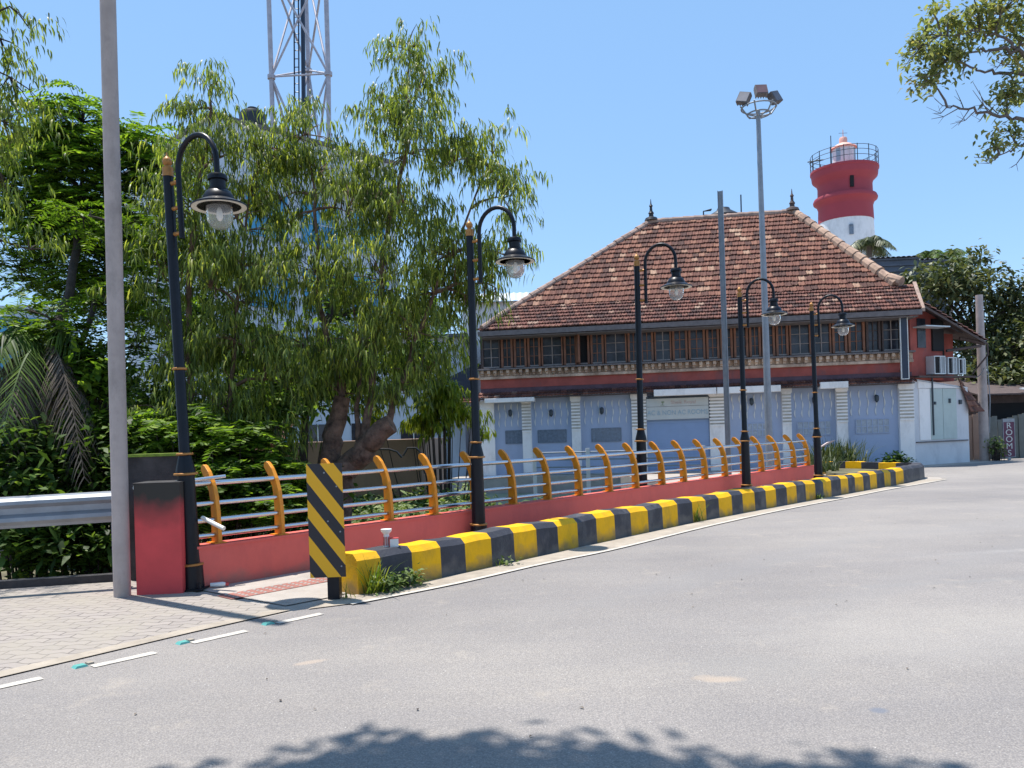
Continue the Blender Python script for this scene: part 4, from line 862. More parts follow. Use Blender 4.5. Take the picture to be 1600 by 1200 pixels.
def corr_shed(pos, w, d, h, label, rz, tilt):
    o = thing('corrugated_shed', pos, label, 'shed', rz=rz, group='dark sheet sheds behind the house'); b = MB(); n = int(w/.25)
    for k in range(n):
        x = -w/2+k*.25; b.add([(x, 0, 0), (x+.08, 0, .05), (x+.17, 0, .05), (x+.25, 0, 0)]+[(x+q_, d, tilt+e) for q_, e in ((0, 0), (.08, .05), (.17, .05), (.25, 0))], [(0, 1, 5, 4), (1, 2, 6, 5), (2, 3, 7, 6)])
    b.build('roof', M['corr'], o)
    b = MB(); b.b2(-w/2+.1, w/2-.1, .2, d-.1, -h, -.05)
    for k in range(5): b.b2(-w/2+.05, w/2-.05, .12, .2, -.1-k*.3, -.02-k*.3)
    b.build('wall', M['corr'], o)
corr_shed(at(1400, 402, 40), 2.5, 2.5, 8, 'dark corrugated shed roof immediately left of the second one, above the hip', R(-5), .35)
corr_shed(at(1456, 405, 41), 1.7, 2, 8, 'dark corrugated shed roof half buried in the leaves, nearer the right', R(-5), .3)
# right side yard
yf = thing('yard_fence', (16.3, 29.6, 0), 'low tan and grey green sheet fence right of the house', 'fence', rz=R(7))
x = 0
for k in range(12):
    b = MB(); z1 = 1.55+.1*math.sin(k*1.7)
    for q_ in range(3): b.b2(x+q_*.2, x+q_*.2+.19, 0 if q_ % 2 else .03, .04 if q_ % 2 else .07, 0, z1+.04*q_)
    b.build('panel', M['tan_wall'] if k < 2 else M['fence_green'], yf); x += .62
b = MB(); b.b2(0, 7.4, .05, .1, 1.4, 1.46); b.build('top_rail', M['galv'], yf)
rs = thing('rooms_sign', (17.85, 28.75, .12), 'narrow upright maroon board lettered ROOMS on the yard fence', 'sign', rz=R(3))
b = MB(); b.b2(-.20, .20, 0, .05, 0, 1.25); bd = b.build('board', mat('maroon_sign', (.10, .025, .06), .5), rs)
b = MB()
for q_ in ((-.22, -.20, -.02, 1.27), (.20, .22, -.02, 1.27), (-.20, .20, 1.25, 1.27), (-.20, .20, -.02, 0)): b.b2(q_[0], q_[1], -.01, .06, q_[2], q_[3])
b.b2(-.22, .22, -.01, .06, 1.27, 1.37); b.b2(-.05, .05, .0, .05, -.3, -.02); b.build('frame', M['galv'], bd)
for k, ch in enumerate('ROOMS'): lettering('lettering', ch, .30, M['sign_white'], bd, (0, -.006, 1.11-k*.245), (R(90), 0, 0), xs=1.1)
st = thing('yard_stall', (18.3, 30.8, 0), 'shadowy low lean-to with pale roof edge at the right frame edge', 'stall', rz=R(5))
b = MB(); b.b2(-.3, 4, .3, 3, 0, 2.4); b.build('wall', M['wood_dark'], st)
b = MB(); b.add([(-.8, -.6, 2.45), (4.2, -.6, 2.45), (4.2, 3, 3.3), (-.8, 3, 3.3), (-.8, -.6, 2.39), (4.2, -.6, 2.39), (4.2, 3, 3.24), (-.8, 3, 3.24)], [(0, 1, 2, 3), (7, 6, 5, 4), (0, 4, 5, 1), (3, 0, 4, 7), (1, 5, 6, 2), (2, 6, 7, 3)]); b.build('roof', M['wood_dark'], st)
b = MB(); b.box((1.3, -.62, 2.6), (.7, .2, .05), rx=.2); b.build('sheet_scrap', M['zinc'], st)
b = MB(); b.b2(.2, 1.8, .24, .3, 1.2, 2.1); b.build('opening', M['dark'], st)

def cable(a, c, sag, rad, label):
    P = [Vector(a).lerp(Vector(c), t)-Vector((0, 0, sag*4*t*(1-t))) for t in np.linspace(0, 1, 13)]; b = MB(); b.tube(P, rad, 5); tag(b.build('cable', M['iron'], smooth=True), label, 'cable')
cable((17.0, 28.9, 4.6), tuple(Hm @ wq(1.6, -.3, 4.7)), .12, .018, 'thin dark cable sagging from the old pole to the side roof')
cable((17.15, 28.9, 3.4), tuple(Hm @ wq(2.7, -.1, 3.1)), .25, .015, 'lower thin cable drooping between the old pole and white side wall')
# ================================================================== FOLIAGE
def strips(P, S, W):
    """P (N,K,3) centre lines, S (N,3) side vectors, W (K,) half widths -> verts, quads"""
    N, K, _ = P.shape
    off = S[:, None, :]*W[None, :, None]
    V = np.stack([P-off, P+off], 2).reshape(N*K*2, 3)
    base = (np.arange(N)*K*2)[:, None]+(np.arange(K-1)*2)[None, :]
    Q = np.stack([base, base+1, base+3, base+2], -1).reshape(-1, 4)
    return V, Q
def unit(v): return v/np.maximum(np.linalg.norm(v, axis=-1, keepdims=True), 1e-9)
def randdir(n, rg, zs=1.0):
    v = rg.normal(size=(n, 3)); v[:, 2] *= zs; return unit(v)
def leaves_droop(A, rg, k=11, L=.20, w=.014, spread=.38, out=None):
    N = len(A); az = rg.uniform(0, 2*np.pi, N); o = np.stack([np.cos(az), np.sin(az), np.zeros(N)], 1)
    if out is not None: o = unit(o+out*1.2)
    s = rg.uniform(0, 1, (N, k)); sp = spread*rg.uniform(.6, 1.3, (N, 1))
    P0 = A[:, None, :]+o[:, None, :]*(s*sp)[..., None]+np.array([0, 0, 1])*((1.15*s-1.25*s*s)*sp)[..., None]+rg.normal(size=(N, k, 3))*.035
    P0 = P0.reshape(-1, 3); n = len(P0); d = unit(np.repeat(o, k, 0)*.6+randdir(n, rg, .3)); d[:, 2] *= .3
    t = np.array([0, .3, .65, 1.0]); LL = L*rg.uniform(.65, 1.3, n)
    P = P0[:, None, :]+d[:, None, :]*(.38*(1-(1-t)**2))[None, :, None]*LL[:, None, None]+np.array([0, 0, -1.])*((t**1.25)*.92)[None, :, None]*LL[:, None, None]
    S = unit(np.cross(d, [0, 0, 1.])+d*rg.uniform(-.9, .9, (n, 1)))
    return strips(P, S, np.array([.3, 1, .8, .05])*w)
def leaves_broad(A, rg, k=9, L=.13, w=.03, spread=.16, up=.2):
    N = len(A); P0 = np.repeat(A, k, 0)+rg.normal(size=(N*k, 3))*spread*np.array([1, 1, .7]); n = len(P0)
    d = randdir(n, rg, .6); d[:, 2] += up; d = unit(d); LL = L*rg.uniform(.6, 1.3, n); t = np.array([0, .45, 1.0])
    P = P0[:, None, :]+d[:, None, :]*t[None, :, None]*LL[:, None, None]+np.array([0, 0, -1.])*(t*t*.35)[None, :, None]*LL[:, None, None]
    S = unit(np.cross(d, randdir(n, rg, 1.0)*.4+np.array([0, 0, 1.])))
    return strips(P, S, np.array([.25, 1, .08])*w)
def leaves_pinnate(A, rg, out=None, pairs=11, L=.55, ll=.11, w=.017, elev=.15):
    N = len(A); az = rg.uniform(0, 2*np.pi, N); o = np.stack([np.cos(az), np.sin(az), rg.uniform(-.25, .45, N)+elev], 1)
    if out is not None: o = o+out*.9
    o = unit(o); LL = L*rg.uniform(.6, 1.25, N); s = (np.arange(pairs)+.8)/pairs
    R0 = A[:, None, :]+o[:, None, :]*(s[None, :]*LL[:, None])[..., None]-np.array([0, 0, 1.])*(s[None, :]**2*LL[:, None]*.45)[..., None]
    side = unit(np.cross(o, [0, 0, 1.])); Ps, Ss = [], []
    t = np.array([0, .5, 1.0])
    for sg in (-1, 1):
        d = side[:, None, :]*sg+o[:, None, :]*.35+rg.normal(size=(N, pairs, 3))*.16; d[..., 2] -= .28; d = unit(d).reshape(-1, 3)
        l2 = (ll*(np.sin(np.pi*(.15+.8*s))*.7+.4))[None, :].repeat(N, 0).reshape(-1)
        P = R0.reshape(-1, 3)[:, None, :]+d[:, None, :]*t[None, :, None]*l2[:, None, None]
        Ps.append(P); Ss.append(unit(np.cross(d, np.array([0, 0, 1.])+rg.normal(size=d.shape)*.3)))
    V, Q = strips(np.concatenate(Ps), np.concatenate(Ss), np.array([.3, 1, .25])*w)
    # rachis
    tt_ = np.linspace(0, 1, 4); Pr = A[:, None, :]+o[:, None, :]*(tt_[None, :]*LL[:, None])[..., None]-np.array([0, 0, 1.])*(tt_[None, :]**2*LL[:, None]*.45)[..., None]
    V2, Q2 = strips(Pr, side, np.array([1, .8, .6, .3])*.005)
    return np.vstack([V, V2]), np.vstack([Q, Q2+len(V)])
def lobe_points(lobes, rg, dens=1.0, hollow=.35):
    A, O, C = [], [], []
    for (u, v, ru, rv, d, rd) in lobes:
        c = np.array(at(u, v, d)); k = d/F; n = max(3, int(dens*.011*ru*rv)); p = unit(rg.normal(size=(n, 3)))
        r = rg.uniform(hollow, 1, (n, 1))**.6*(1+.12*np.sin(p[:, :1]*7+u)+.1*np.sin(p[:, 2:]*9+v))
        m = max(2, n//5); idx = rg.integers(0, m, n); hub = (p*r*np.array([ru*k, rd, rv*k]))[:m]
        own = p*r*np.array([ru*k, rd, rv*k]); mixf = rg.uniform(.55, .95, (n, 1))
        A.append(c+hub[idx]*mixf+own*(1-mixf)+rg.normal(size=(n, 3))*.07); O.append(unit(p+p[idx % n])*np.array([1, 1, .2])); C.append(c)
    return np.vstack(A), np.vstack(O), C
def tree(name, label, cat, base, trunks, lobes, kind, leafm, barkm, dens=1, seed=1, twigs=.35, group=None, limb=.045, origin=None, zmin=None, **kw):
    rg = np.random.default_rng(seed); root = thing(name, base, label, cat, group=group); Bv = Vector(base)
    A, O, C = lobe_points(lobes, rg, dens)
    if zmin is not None: A_k = A[:, 2] > zmin; A, O = A[A_k], O[A_k]
    b = MB(); nodes = []
    for pts, r0, r1 in trunks:
        P = [Vector(p) for p in pts]; m = []
        for i in range(len(P)-1):
            for t in np.linspace(0, 1, 5, endpoint=False): m.append(P[i].lerp(P[i+1], t))
        m.append(P[-1]); n = len(m)
        m = [p+Vector(rg.normal(size=3)*.02) if 0 < i < n-1 else p for i, p in enumerate(m)]
        b.tube([p-Bv for p in m], [r0+(r1-r0)*(i/(n-1))**.8 for i in range(n)], 12); nodes += m[2:]
    tr = b.build('trunk', barkm, root, smooth=True)
    b = MB(); mids = []
    for c in C:
        c = Vector(c); near = min(nodes, key=lambda p: (p-c).length+max(0, (p.z-c.z))*1.5); L = (c-near).length
        m = [near.lerp(c, t)+Vector((0, 0, .25*L*math.sin(math.pi*t)*.5))+Vector(rg.normal(size=3)*.05*L*(.3 if t < .9 else 0)) for t in np.linspace(0, 1, 7)]
        r = min(limb, .02+L*.02); b.tube([p-Bv for p in m], [r*(1-.8*t) for t in np.linspace(0, 1, 7)], 6); mids += m
    MM = np.array([list(p) for p in mids])
    for i in range(len(A)):
        if rg.random() > twigs: continue
        d2 = ((MM-A[i])**2).sum(1); p = Vector(MM[d2.argmin()]); q_ = Vector(A[i]); mm = p.lerp(q_, .5)+Vector((0, 0, .08*(q_-p).length))
        b.tube([p-Bv, mm-Bv, q_-Bv], [.012, .008, .003], 4, cap=False)
    b.build('limbs', barkm, root, smooth=True)
    if kind == 'droop': V, Q = leaves_droop(A, rg, out=O, **kw)
    elif kind == 'broad': V, Q = leaves_broad(A, rg, **kw)
    else: V, Q = leaves_pinnate(A, rg, out=O, **kw)
    npmesh('crown', V-np.array(base), Q, leafm, root)
    return root

D = 13.0
main_lobes = [(638, 70, 32, 55, D, .5), (650, 150, 62, 60, D, .8), (590, 170, 40, 40, D, .6), (640, 240, 95, 70, D, 1.0), (715, 250, 40, 50, D, .7), (640, 330, 95, 80, D, 1.2), (540, 330, 70, 70, D, 1.1),
              (470, 215, 50, 60, D, .8), (500, 270, 60, 50, D+.4, .8), (770, 240, 38, 50, D, .6), (785, 310, 42, 60, D, .7), (790, 400, 38, 70, D, .7), (700, 400, 80, 70, D, 1.1), (600, 440, 90, 70, D-.3, 1.2), (500, 430, 75, 70, D-.2, 1.2),
              (725, 460, 50, 60, D, .9), (650, 520, 80, 70, D-.3, 1.1), (560, 540, 70, 60, D-.3, 1.0), (480, 540, 60, 60, D-.3, 1.0), (670, 575, 45, 40, D, .8), (620, 600, 60, 45, D-.2, .8), (775, 450, 35, 30, D, .6), (540, 610, 50, 40, D, .7), (440, 310, 55, 60, D, .8)]
trunks = [([at(515, 850, 12.6), at(512, 740, 12.6), at(520, 680, 12.7), at(535, 620, 12.8)], .24, .13), ([at(535, 620, 12.8), at(498, 470, 12.9), at(492, 330, 12.9), at(480, 210, 13)], .055, .015),
          ([at(520, 850, 12.6), at(535, 740, 12.5), at(575, 695, 12.4), at(612, 662, 12.3)], .24, .15), ([at(570, 700, 12.5), at(585, 560, 12.8), at(600, 400, 13), at(632, 240, 13), at(640, 60, 13)], .075, .012),
          ([at(606, 668, 12.4), at(640, 560, 12.8), at(690, 430, 13), at(765, 260, 13)], .06, .012), ([at(560, 690, 12.5), at(560, 560, 12.9), at(545, 400, 13)], .05, .012)]
tree('weeping_tree', 'tall weeping acacia with two leaning stems rising behind the parapet', 'tree', tuple(at(515, 850, 12.6)), trunks, main_lobes, 'droop', M['leaf_droop'], M['bark'], dens=1.6, seed=3, k=17, L=.18, w=.0115, spread=.42)
tb = [(328, 150, 38, 42, 12.6, .5), (300, 175, 35, 30, 12.6, .4), (300, 230, 60, 55, 12.6, .7), (370, 240, 60, 60, 12.8, .8), (420, 230, 50, 60, 12.8, .8), (290, 330, 70, 70, 12.5, .9), (370, 340, 70, 75, 12.5, .9), (420, 420, 60, 70, 12.5, .8), (250, 420, 50, 70, 12.3, .7),
      (330, 450, 80, 80, 12.2, .9), (280, 540, 70, 70, 12.2, .8), (380, 540, 80, 70, 12.2, .8), (440, 600, 50, 60, 12.3, .7), (340, 630, 90, 60, 12, .8), (260, 640, 50, 60, 12, .7), (420, 680, 60, 45, 12, .6)]
tree('slender_weeping_tree', 'slender weeping acacia directly behind the nearest street lamp', 'tree', tuple(at(300, 860, 12.3)), [([at(300, 860, 12.3), at(296, 650, 12.3), at(294, 420, 12.4), at(330, 170, 12.6)], .09, .02), ([at(350, 840, 12.3), at(360, 600, 12.3), at(390, 300, 12.7)], .07, .015)],
     tb, 'droop', M['leaf_droop'], M['bark'], dens=1.5, seed=4, k=17, L=.18, w=.0115, spread=.42)
lf = [(130, 190, 75, 55, 15, 1), (60, 250, 70, 60, 15, 1), (190, 250, 60, 60, 15, 1), (120, 290, 90, 70, 15, 1.2), (240, 260, 40, 60, 15, .8), (190, 350, 70, 70, 15, 1), (120, 390, 80, 70, 15, 1), (60, 340, 60, 60, 15, 1), (210, 450, 60, 70, 15, 1), (130, 470, 60, 50, 15, 1), (30, 420, 50, 50, 15.5, 1), (20, 330, 40, 50, 15.5, 1)]
tree('feathery_tree', 'dense dark green feathery tree behind the tall grey pole', 'tree', tuple(at(110, 860, 14.5)), [([at(80, 860, 13), at(78, 640, 13), at(88, 520, 13.2), at(108, 450, 13.6), at(130, 300, 15)], .11, .06), ([at(80, 660, 13), at(110, 590, 13.2), at(135, 520, 13.8), at(170, 400, 15)], .06, .04)],
     lf, 'pinnate', M['leaf_pinnate'], M['bark_dark'], dens=4.2, seed=5, L=.6, ll=.13, w=.022)
lf2 = [(200, 350, 50, 30, 12.5, .6), (130, 340, 40, 35, 12.5, .6), (235, 390, 40, 40, 12.5, .6), (170, 480, 40, 45, 12.5, .5), (215, 540, 40, 50, 12.5, .6), (60, 490, 65, 35, 12, .6), (90, 520, 50, 30, 12, .5), (20, 520, 30, 25, 12, .5)]
tree('yellow_green_tree', 'young bright yellow green feathery tree at the left below the dark crown', 'tree', tuple(at(150, 850, 12.6)), [([at(150, 850, 12.6), at(150, 700, 12.6), at(120, 560, 12.4), at(80, 500, 12)], .05, .02), ([at(150, 700, 12.6), at(180, 520, 12.5), at(190, 360, 12.5)], .05, .02)],
     lf2, 'pinnate', M['leaf_bright'], M['bark_dark'], dens=2.4, seed=6, L=.5, ll=.12, w=.02)
lo = [(0, 60, 45, 60, 10, .7), (15, 10, 45, 30, 10, .7), (15, 120, 40, 45, 10, .6), (5, 190, 40, 40, 10, .6), (0, 270, 30, 50, 10, .5), (-60, 150, 80, 130, 10, 1), (5, 370, 30, 50, 10.5, .5), (45, 390, 25, 30, 10.5, .4)]
tree('overhanging_tree', 'hanging branch tips of a drooping tree at the upper left edge', 'tree', (-9.5, 9.8, -.9), [([(-9.5, 9.8, -1), (-9.2, 9.8, 2.5), at(-150, 250, 10), at(-60, 80, 10)], .2, .05)], lo, 'droop', M['leaf_droop'], M['bark_dark'], dens=1.3, seed=7, k=11, L=.13, w=.012, spread=.36)
# palm with dead hanging fronds
def palm(name, label, base, top, nf, L, leafm, seed, ll=.35, w=.018, hang=1.0, dead=None, r=.13, group=None):
    rg = np.random.default_rng(seed); root = thing(name, base, label, 'palm', group=group); B = np.array(base); Tp = np.array(top)
    b = MB(); m = [Vector(base).lerp(Vector(top), t) for t in np.linspace(0, 1, 9)]; b.tube([p-Vector(base) for p in m], [r*(1.15-.35*t) for t in np.linspace(0, 1, 9)], 10); b.build('trunk', M['bark_grey'], root, smooth=True)
    for kind_, n, mt in (('fronds', nf, leafm),)+((('dead_fronds', dead, M['dead']),) if dead else ()):
        az = rg.uniform(0, 2*np.pi, n); el = rg.uniform(.0, 1.1, n) if kind_ == 'fronds' else rg.uniform(-.5, .3, n)
        o = np.stack([np.cos(az)*np.cos(el), np.sin(az)*np.cos(el), np.sin(el)], 1); LL = L*rg.uniform(.75, 1.15, n); K = 34; s = np.linspace(.08, 1, K)
        dr = hang*(1.0 if kind_ == 'fronds' else 1.5)
        Rr = Tp[None, None, :]+o[:, None, :]*(s[None, :]*LL[:, None])[..., None]-np.array([0, 0, 1.])*(s[None, :]**2*LL[:, None]*.75*dr)[..., None]
        side = unit(np.cross(o, [0, 0, 1.])); t = np.array([0, .5, 1.]); Ps, Ss = [], []
        fwd = unit(np.gradient(Rr, axis=1))
        for sg in (-1, 1):
            d = side[:, None, :]*sg+fwd*.5+rg.normal(size=(n, K, 3))*.1; d[..., 2] -= .45*dr; d = unit(d).reshape(-1, 3)
            l2 = (ll*np.sin(np.pi*(.12+.82*s))**.6)[None, :].repeat(n, 0).reshape(-1)
            P = Rr.reshape(-1, 3)[:, None, :]+d[:, None, :]*t[None, :, None]*l2[:, None, None]; P[:, :, 2] -= (t**2)[None, :]*l2[:, None]*.3*dr
            Ps.append(P); Ss.append(unit(np.cross(d, fwd.reshape(-1, 3)+.01)))
            Ss[-1] = unit(fwd.reshape(-1, 3))
        V, Q = strips(np.concatenate(Ps), np.concatenate(Ss), np.array([1, .8, .1])*w)
        V2, Q2 = strips(Rr, side, np.linspace(1, .2, K)*.018)
        npmesh(kind_, np.vstack([V, V2])-B, np.vstack([Q, Q2+len(V)]), mt, root)
    return root
tree('dark_tree', 'dim broad leaved tree in the background between the weeping trees and annexe', 'tree', tuple(at(470, 800, 17.5)), [([at(470, 800, 17.5), at(480, 600, 17.5), at(520, 480, 17.8)], .12, .06)],
     [(300, 520, 70, 70, 17.5, 1), (400, 560, 70, 60, 17.5, 1), (480, 590, 60, 60, 17.5, 1), (570, 560, 70, 60, 18, 1), (650, 560, 60, 60, 18, 1), (660, 500, 40, 50, 18.5, 1), (430, 640, 60, 40, 17, .8), (560, 610, 60, 35, 18, .8), (330, 420, 60, 60, 18, 1), (530, 480, 50, 50, 18.5, 1)],
     'broad', M['leaf_dark'], M['bark_dark'], dens=2.6, seed=15, k=10, L=.2, w=.05, spread=.25, up=.0)
palm('young_palm', 'shaggy palm with grey dead fronds hanging at the left edge', tuple(at(15, 880, 11.6)), tuple(at(70, 540, 11.8)), 7, 1.4, M['leaf_dark'], 21, ll=.5, w=.016, hang=1.3, dead=20)
palm('coconut_palm', 'coconut palm crown beside the lighthouse shaft', (23.5, 52, 0), tuple(at(1358, 382, 52)), 30, 1.75, M['leaf_far'], 22, ll=.65, w=.028, hang=1.0, r=.2, group='distant coconut palms')
palm('coconut_palm', 'coconut palm crown poking up at right of the dark sheds', (27, 50, 0), tuple(at(1488, 405, 50)), 22, 1.9, M['leaf_dark'], 23, ll=.55, w=.028, hang=.9, r=.2, group='distant coconut palms')
palm('coconut_palm', 'coconut palm tip between the two dark corrugated sheds', (26, 52, 0), tuple(at(1452, 400, 52)), 18, 1.6, M['leaf_dark'], 24, ll=.5, w=.028, hang=.9, r=.2, group='distant coconut palms')
# right hand big-leaved trees behind the house
rl = [(1470, 445, 60, 45, 36, 2), (1540, 450, 60, 40, 36, 2), (1600, 480, 50, 50, 36, 2), (1430, 440, 40, 25, 37, 1.5), (1500, 420, 40, 30, 37, 1.5), (1580, 540, 60, 60, 34, 2), (1500, 510, 60, 50, 36, 2), (1560, 600, 50, 50, 33, 1.5), (1600, 620, 40, 60, 33, 1.5), (1520, 600, 35, 50, 34, 1.5), (1650, 540, 50, 90, 35, 2), (1500, 670, 25, 40, 33, 1), (1620, 690, 60, 30, 34, 1), (1560, 640, 60, 50, 36, 2), (1540, 540, 70, 70, 38, 2), (1600, 560, 60, 90, 38, 2)]
tree('broadleaf_tree', 'large glossy leaved tree filling the right edge behind the house', 'tree', (20.5, 35, -.2), [([(20.5, 35, -.3), (20.3, 35, 2.5), (20.6, 35.2, 5)], .3, .15)], rl, 'broad', M['leaf_far'], M['bark_dark'], dens=3.3, seed=8, k=12, L=.30, w=.075, spread=.34, up=.0, limb=.1)
# overhanging branch top right
ro_ = [(1530, 30, 60, 30, 12, .5), (1570, 15, 60, 35, 12, .6), (1455, 15, 25, 12, 12, .3), (1480, 30, 30, 20, 12, .3), (1440, 75, 32, 30, 12, .4), (1480, 95, 40, 28, 12, .4), (1440, 60, 20, 20, 12, .3), (1450, 125, 25, 18, 12, .3), (1500, 90, 25, 20, 12, .3), (1585, 130, 30, 28, 12, .4), (1575, 150, 28, 20, 12, .3), (1550, 212, 26, 18, 12, .3), (1595, 225, 18, 22, 12, .3), (1600, 60, 30, 30, 12, .4), (1640, 100, 50, 100, 12.3, .8), (1575, 205, 15, 12, 12, .2)]
def bough(pts, r0, r1): return ([at(*p) for p in pts], r0, r1)
tree('bare_tipped_tree', 'olive leaved tree with bare twigs reaching in at the upper right corner', 'tree', (10.8, 12.5, 0), [([(10.8, 12.5, 0), (10.6, 12.4, 3), at(1700, 260, 12.3), at(1665, 60, 12.2)], .3, .08),
     bough([(1690, 150, 12.2), (1630, 110, 12.1), (1590, 78, 12), (1545, 78, 12), (1515, 82, 12)], .05, .012), bough([(1590, 78, 12), (1565, 60, 12), (1530, 50, 12), (1470, 56, 12)], .028, .006), bough([(1690, 190, 12.2), (1620, 118, 12.1), (1560, 114, 12), (1525, 110, 12)], .045, .014),
     bough([(1690, 210, 12.2), (1600, 186, 12), (1555, 178, 12), (1500, 168, 12), (1480, 168, 12)], .04, .008), bough([(1690, 240, 12.2), (1600, 222, 12), (1575, 238, 12), (1540, 250, 12), (1522, 245, 12)], .02, .003)],
     ro_, 'broad', M['leaf_rain'], M['bark_grey'], dens=2.7, seed=9, twigs=.25, k=9, L=.095, w=.026, spread=.085, up=-.2, limb=.02)
b = MB(); rgt = random.Random(4); tp = bpy.data.objects['bare_tipped_tree']
for (u, v, du, dv) in [(1500, 168, -45, 18), (1490, 166, -30, -12), (1505, 168, -12, -28), (1515, 170, -18, 26), (1525, 172, -40, 22), (1545, 176, -15, -35), (1550, 176, -30, -35), (1560, 178, -40, -50), (1540, 175, -10, 15), (1480, 167, -20, 10), (1478, 56, -22, -10), (1500, 56, -12, 18), (1590, 100, -40, -8), (1570, 90, -15, 20), (1480, 110, -60, 10), (1470, 130, -50, 0), (1600, 240, -20, 22), (1560, 245, -30, 10)]:
    p, q_ = at(u, v, 12), at(u+du, v+dv, 12+rgt.uniform(-.3, .3)); m = p.lerp(q_, .5)+Vector((rgt.uniform(-.04, .04), 0, -.05)); b.tube([p-tp.location, m-tp.location, q_-tp.location], [.009, .006, .003], 5)
    for j in range(2): e = m+Vector((rgt.uniform(-.2, .0), rgt.uniform(-.1, .1), rgt.uniform(-.15, .15))); b.tube([m-tp.location, e-tp.location], [.004, .002], 4)
b.build('bare_twigs', M['bark_grey'], tp, smooth=True)

# shade tree above and behind the camera: casts the shadow at the bottom of the view
rgS = np.random.default_rng(31); sroot = thing('shade_tree', (-1.0, -7, 0), 'spreading tree overhead whose crown shadow falls on the near asphalt', 'tree')
b = MB(); Bv = Vector((-1.0, -7, 0)); b.tube([(0, 0, 0), (.1, .2, 3), (0, .5, 6.5)], [.4, .3, .25], 12); b.build('trunk', M['bark_dark'], sroot, smooth=True)
SA = []; b = MB(); sh_off = Vector((-.209, .154))*10.5
spots = [(-1.45, 3.30, .45), (-1.05, 3.5, .45), (-.6, 3.68, .5), (-.15, 3.66, .5), (.2, 3.5, .45), (.6, 3.34, .38), (.95, 3.32, .25), (1.3, 3.36, .3), (1.6, 3.3, .2), (-1.5, 2.5, 1), (-.3, 2.6, 1.0), (.9, 2.4, .9), (2.2, 1.2, 1.0), (-3, 1.5, 1.4), (-1, 1.0, 1.5), (1, .8, 1.5), (3, .6, 1.4), (-2, -1.5, 2), (1, -1.5, 2), (3.4, -1.5, 1.6)]
for x, y, r in spots:
    c = Vector((x+sh_off.x, y+sh_off.y-.1, 10.5)); mm = [Vector((-1.0, -6.5, 6.4)), Vector((-1.0, -6.5, 6.4)).lerp(c, .5)+Vector((0, 0, 1.0)), c]; b.tube([p-Bv for p in mm], [.12, .07, .02], 6)
    n = int(95*r*r+7); p = unit(rgS.normal(size=(n, 3)))*rgS.uniform(.2, 1, (n, 1))**.5; SA.append(np.array(c)+p*np.array([r, r*.55, .6]))
b.build('limbs', M['bark_dark'], sroot, smooth=True)
V, Q = leaves_broad(np.vstack(SA), rgS, k=10, L=.16, w=.04, spread=.16); npmesh('crown', V-np.array(Bv), Q, M['leaf_rain'], sroot)

# undergrowth -------------------------------------------------------------
def bush(name, label, lobes, kind, leafm, dens, seed, cat='bush', group=None, **kw):
    rg = np.random.default_rng(seed); A, O, C = lobe_points(lobes, rg, dens, hollow=.2); A = A[A[:, 2] > -1.0]
    base = (float(A[:, 0].mean()), float(A[:, 1].mean()), -1.0); root = thing(name, base, label, cat, group=group)
    b = MB()
    for i in range(0, len(A), max(1, len(A)//40)):
        q_ = Vector(A[i])-Vector(base); b.tube([(q_.x*.5, q_.y*.8, 0), (q_.x*.8, q_.y, q_.z*.55), q_], [.02, .013, .005], 5)
    b.build('stems', M['bark_dark'], root, smooth=True)
    if kind == 'broad': V, Q = leaves_broad(A, rg, **kw)
    elif kind == 'droop': V, Q = leaves_droop(A, rg, **kw)
    else: V, Q = leaves_pinnate(A, rg, **kw)
    npmesh('leaves', V-np.array(base), Q, leafm, root); return root
bush('shrub', 'dark leafy shrub low behind the crash barrier at the left edge', [(40, 700, 70, 60, 11, .8), (20, 790, 60, 60, 10.5, .6), (60, 850, 60, 60, 10.5, .6)], 'broad', M['leaf_dark'], 4, 41, k=9, L=.16, w=.045, spread=.14)
bush('shrub', 'bright green heart leaved shrub between pole and leaning dark trunks', [(130, 600, 50, 50, 12, .6), (150, 660, 45, 45, 11.8, .6), (120, 560, 30, 30, 12, .4)], 'broad', M['leaf_pinnate'], 5, 42, k=8, L=.14, w=.05, spread=.13)
bush('shrub', 'dark shrub directly behind the tall grey pole down to the barrier', [(140, 740, 60, 60, 11.5, .7), (220, 700, 50, 60, 11.5, .7), (150, 840, 60, 60, 11, .6), (240, 760, 40, 50, 11, .5)], 'broad', M['leaf_dark'], 4.5, 43, k=9, L=.15, w=.04, spread=.14)
bush('shrub', 'drooping green shrub behind the first orange railing posts', [(290, 680, 60, 55, 11.2, .6), (370, 700, 70, 60, 11.2, .6), (330, 760, 80, 60, 10.8, .6), (420, 750, 60, 60, 11.2, .6), (380, 800, 80, 40, 10.8, .5)], 'pinnate', M['leaf_pinnate'], 3.2, 44, L=.5, ll=.13, w=.024)
bush('shrub', 'dark shrub in the shadow beneath the drooping one by the parapet', [(330, 790, 90, 60, 12.2, .8), (440, 780, 70, 60, 12.2, .8), (250, 800, 60, 60, 12, .6), (250, 640, 60, 60, 14, .8), (400, 620, 80, 70, 14.5, .8), (330, 700, 90, 60, 14.5, .9), (160, 620, 80, 90, 15.5, .9), (60, 640, 80, 90, 15.5, .9)], 'broad', M['leaf_dark'], 4.0, 45, k=9, L=.17, w=.05, spread=.18)
bush('bamboo_clump', 'yellow green bamboo clump between the trunks and the second lamp', [(690, 620, 50, 30, 19, .8), (670, 660, 40, 30, 19, .8), (705, 650, 35, 35, 19, .8), (585, 650, 14, 20, 19, .3), (745, 655, 20, 25, 19.5, .5), (700, 600, 30, 22, 19, .5)], 'droop', M['leaf_bamboo'], 6, 46, cat='bamboo', k=10, L=.2, w=.022, spread=.25)
rgw = np.random.default_rng(50); n = 5200
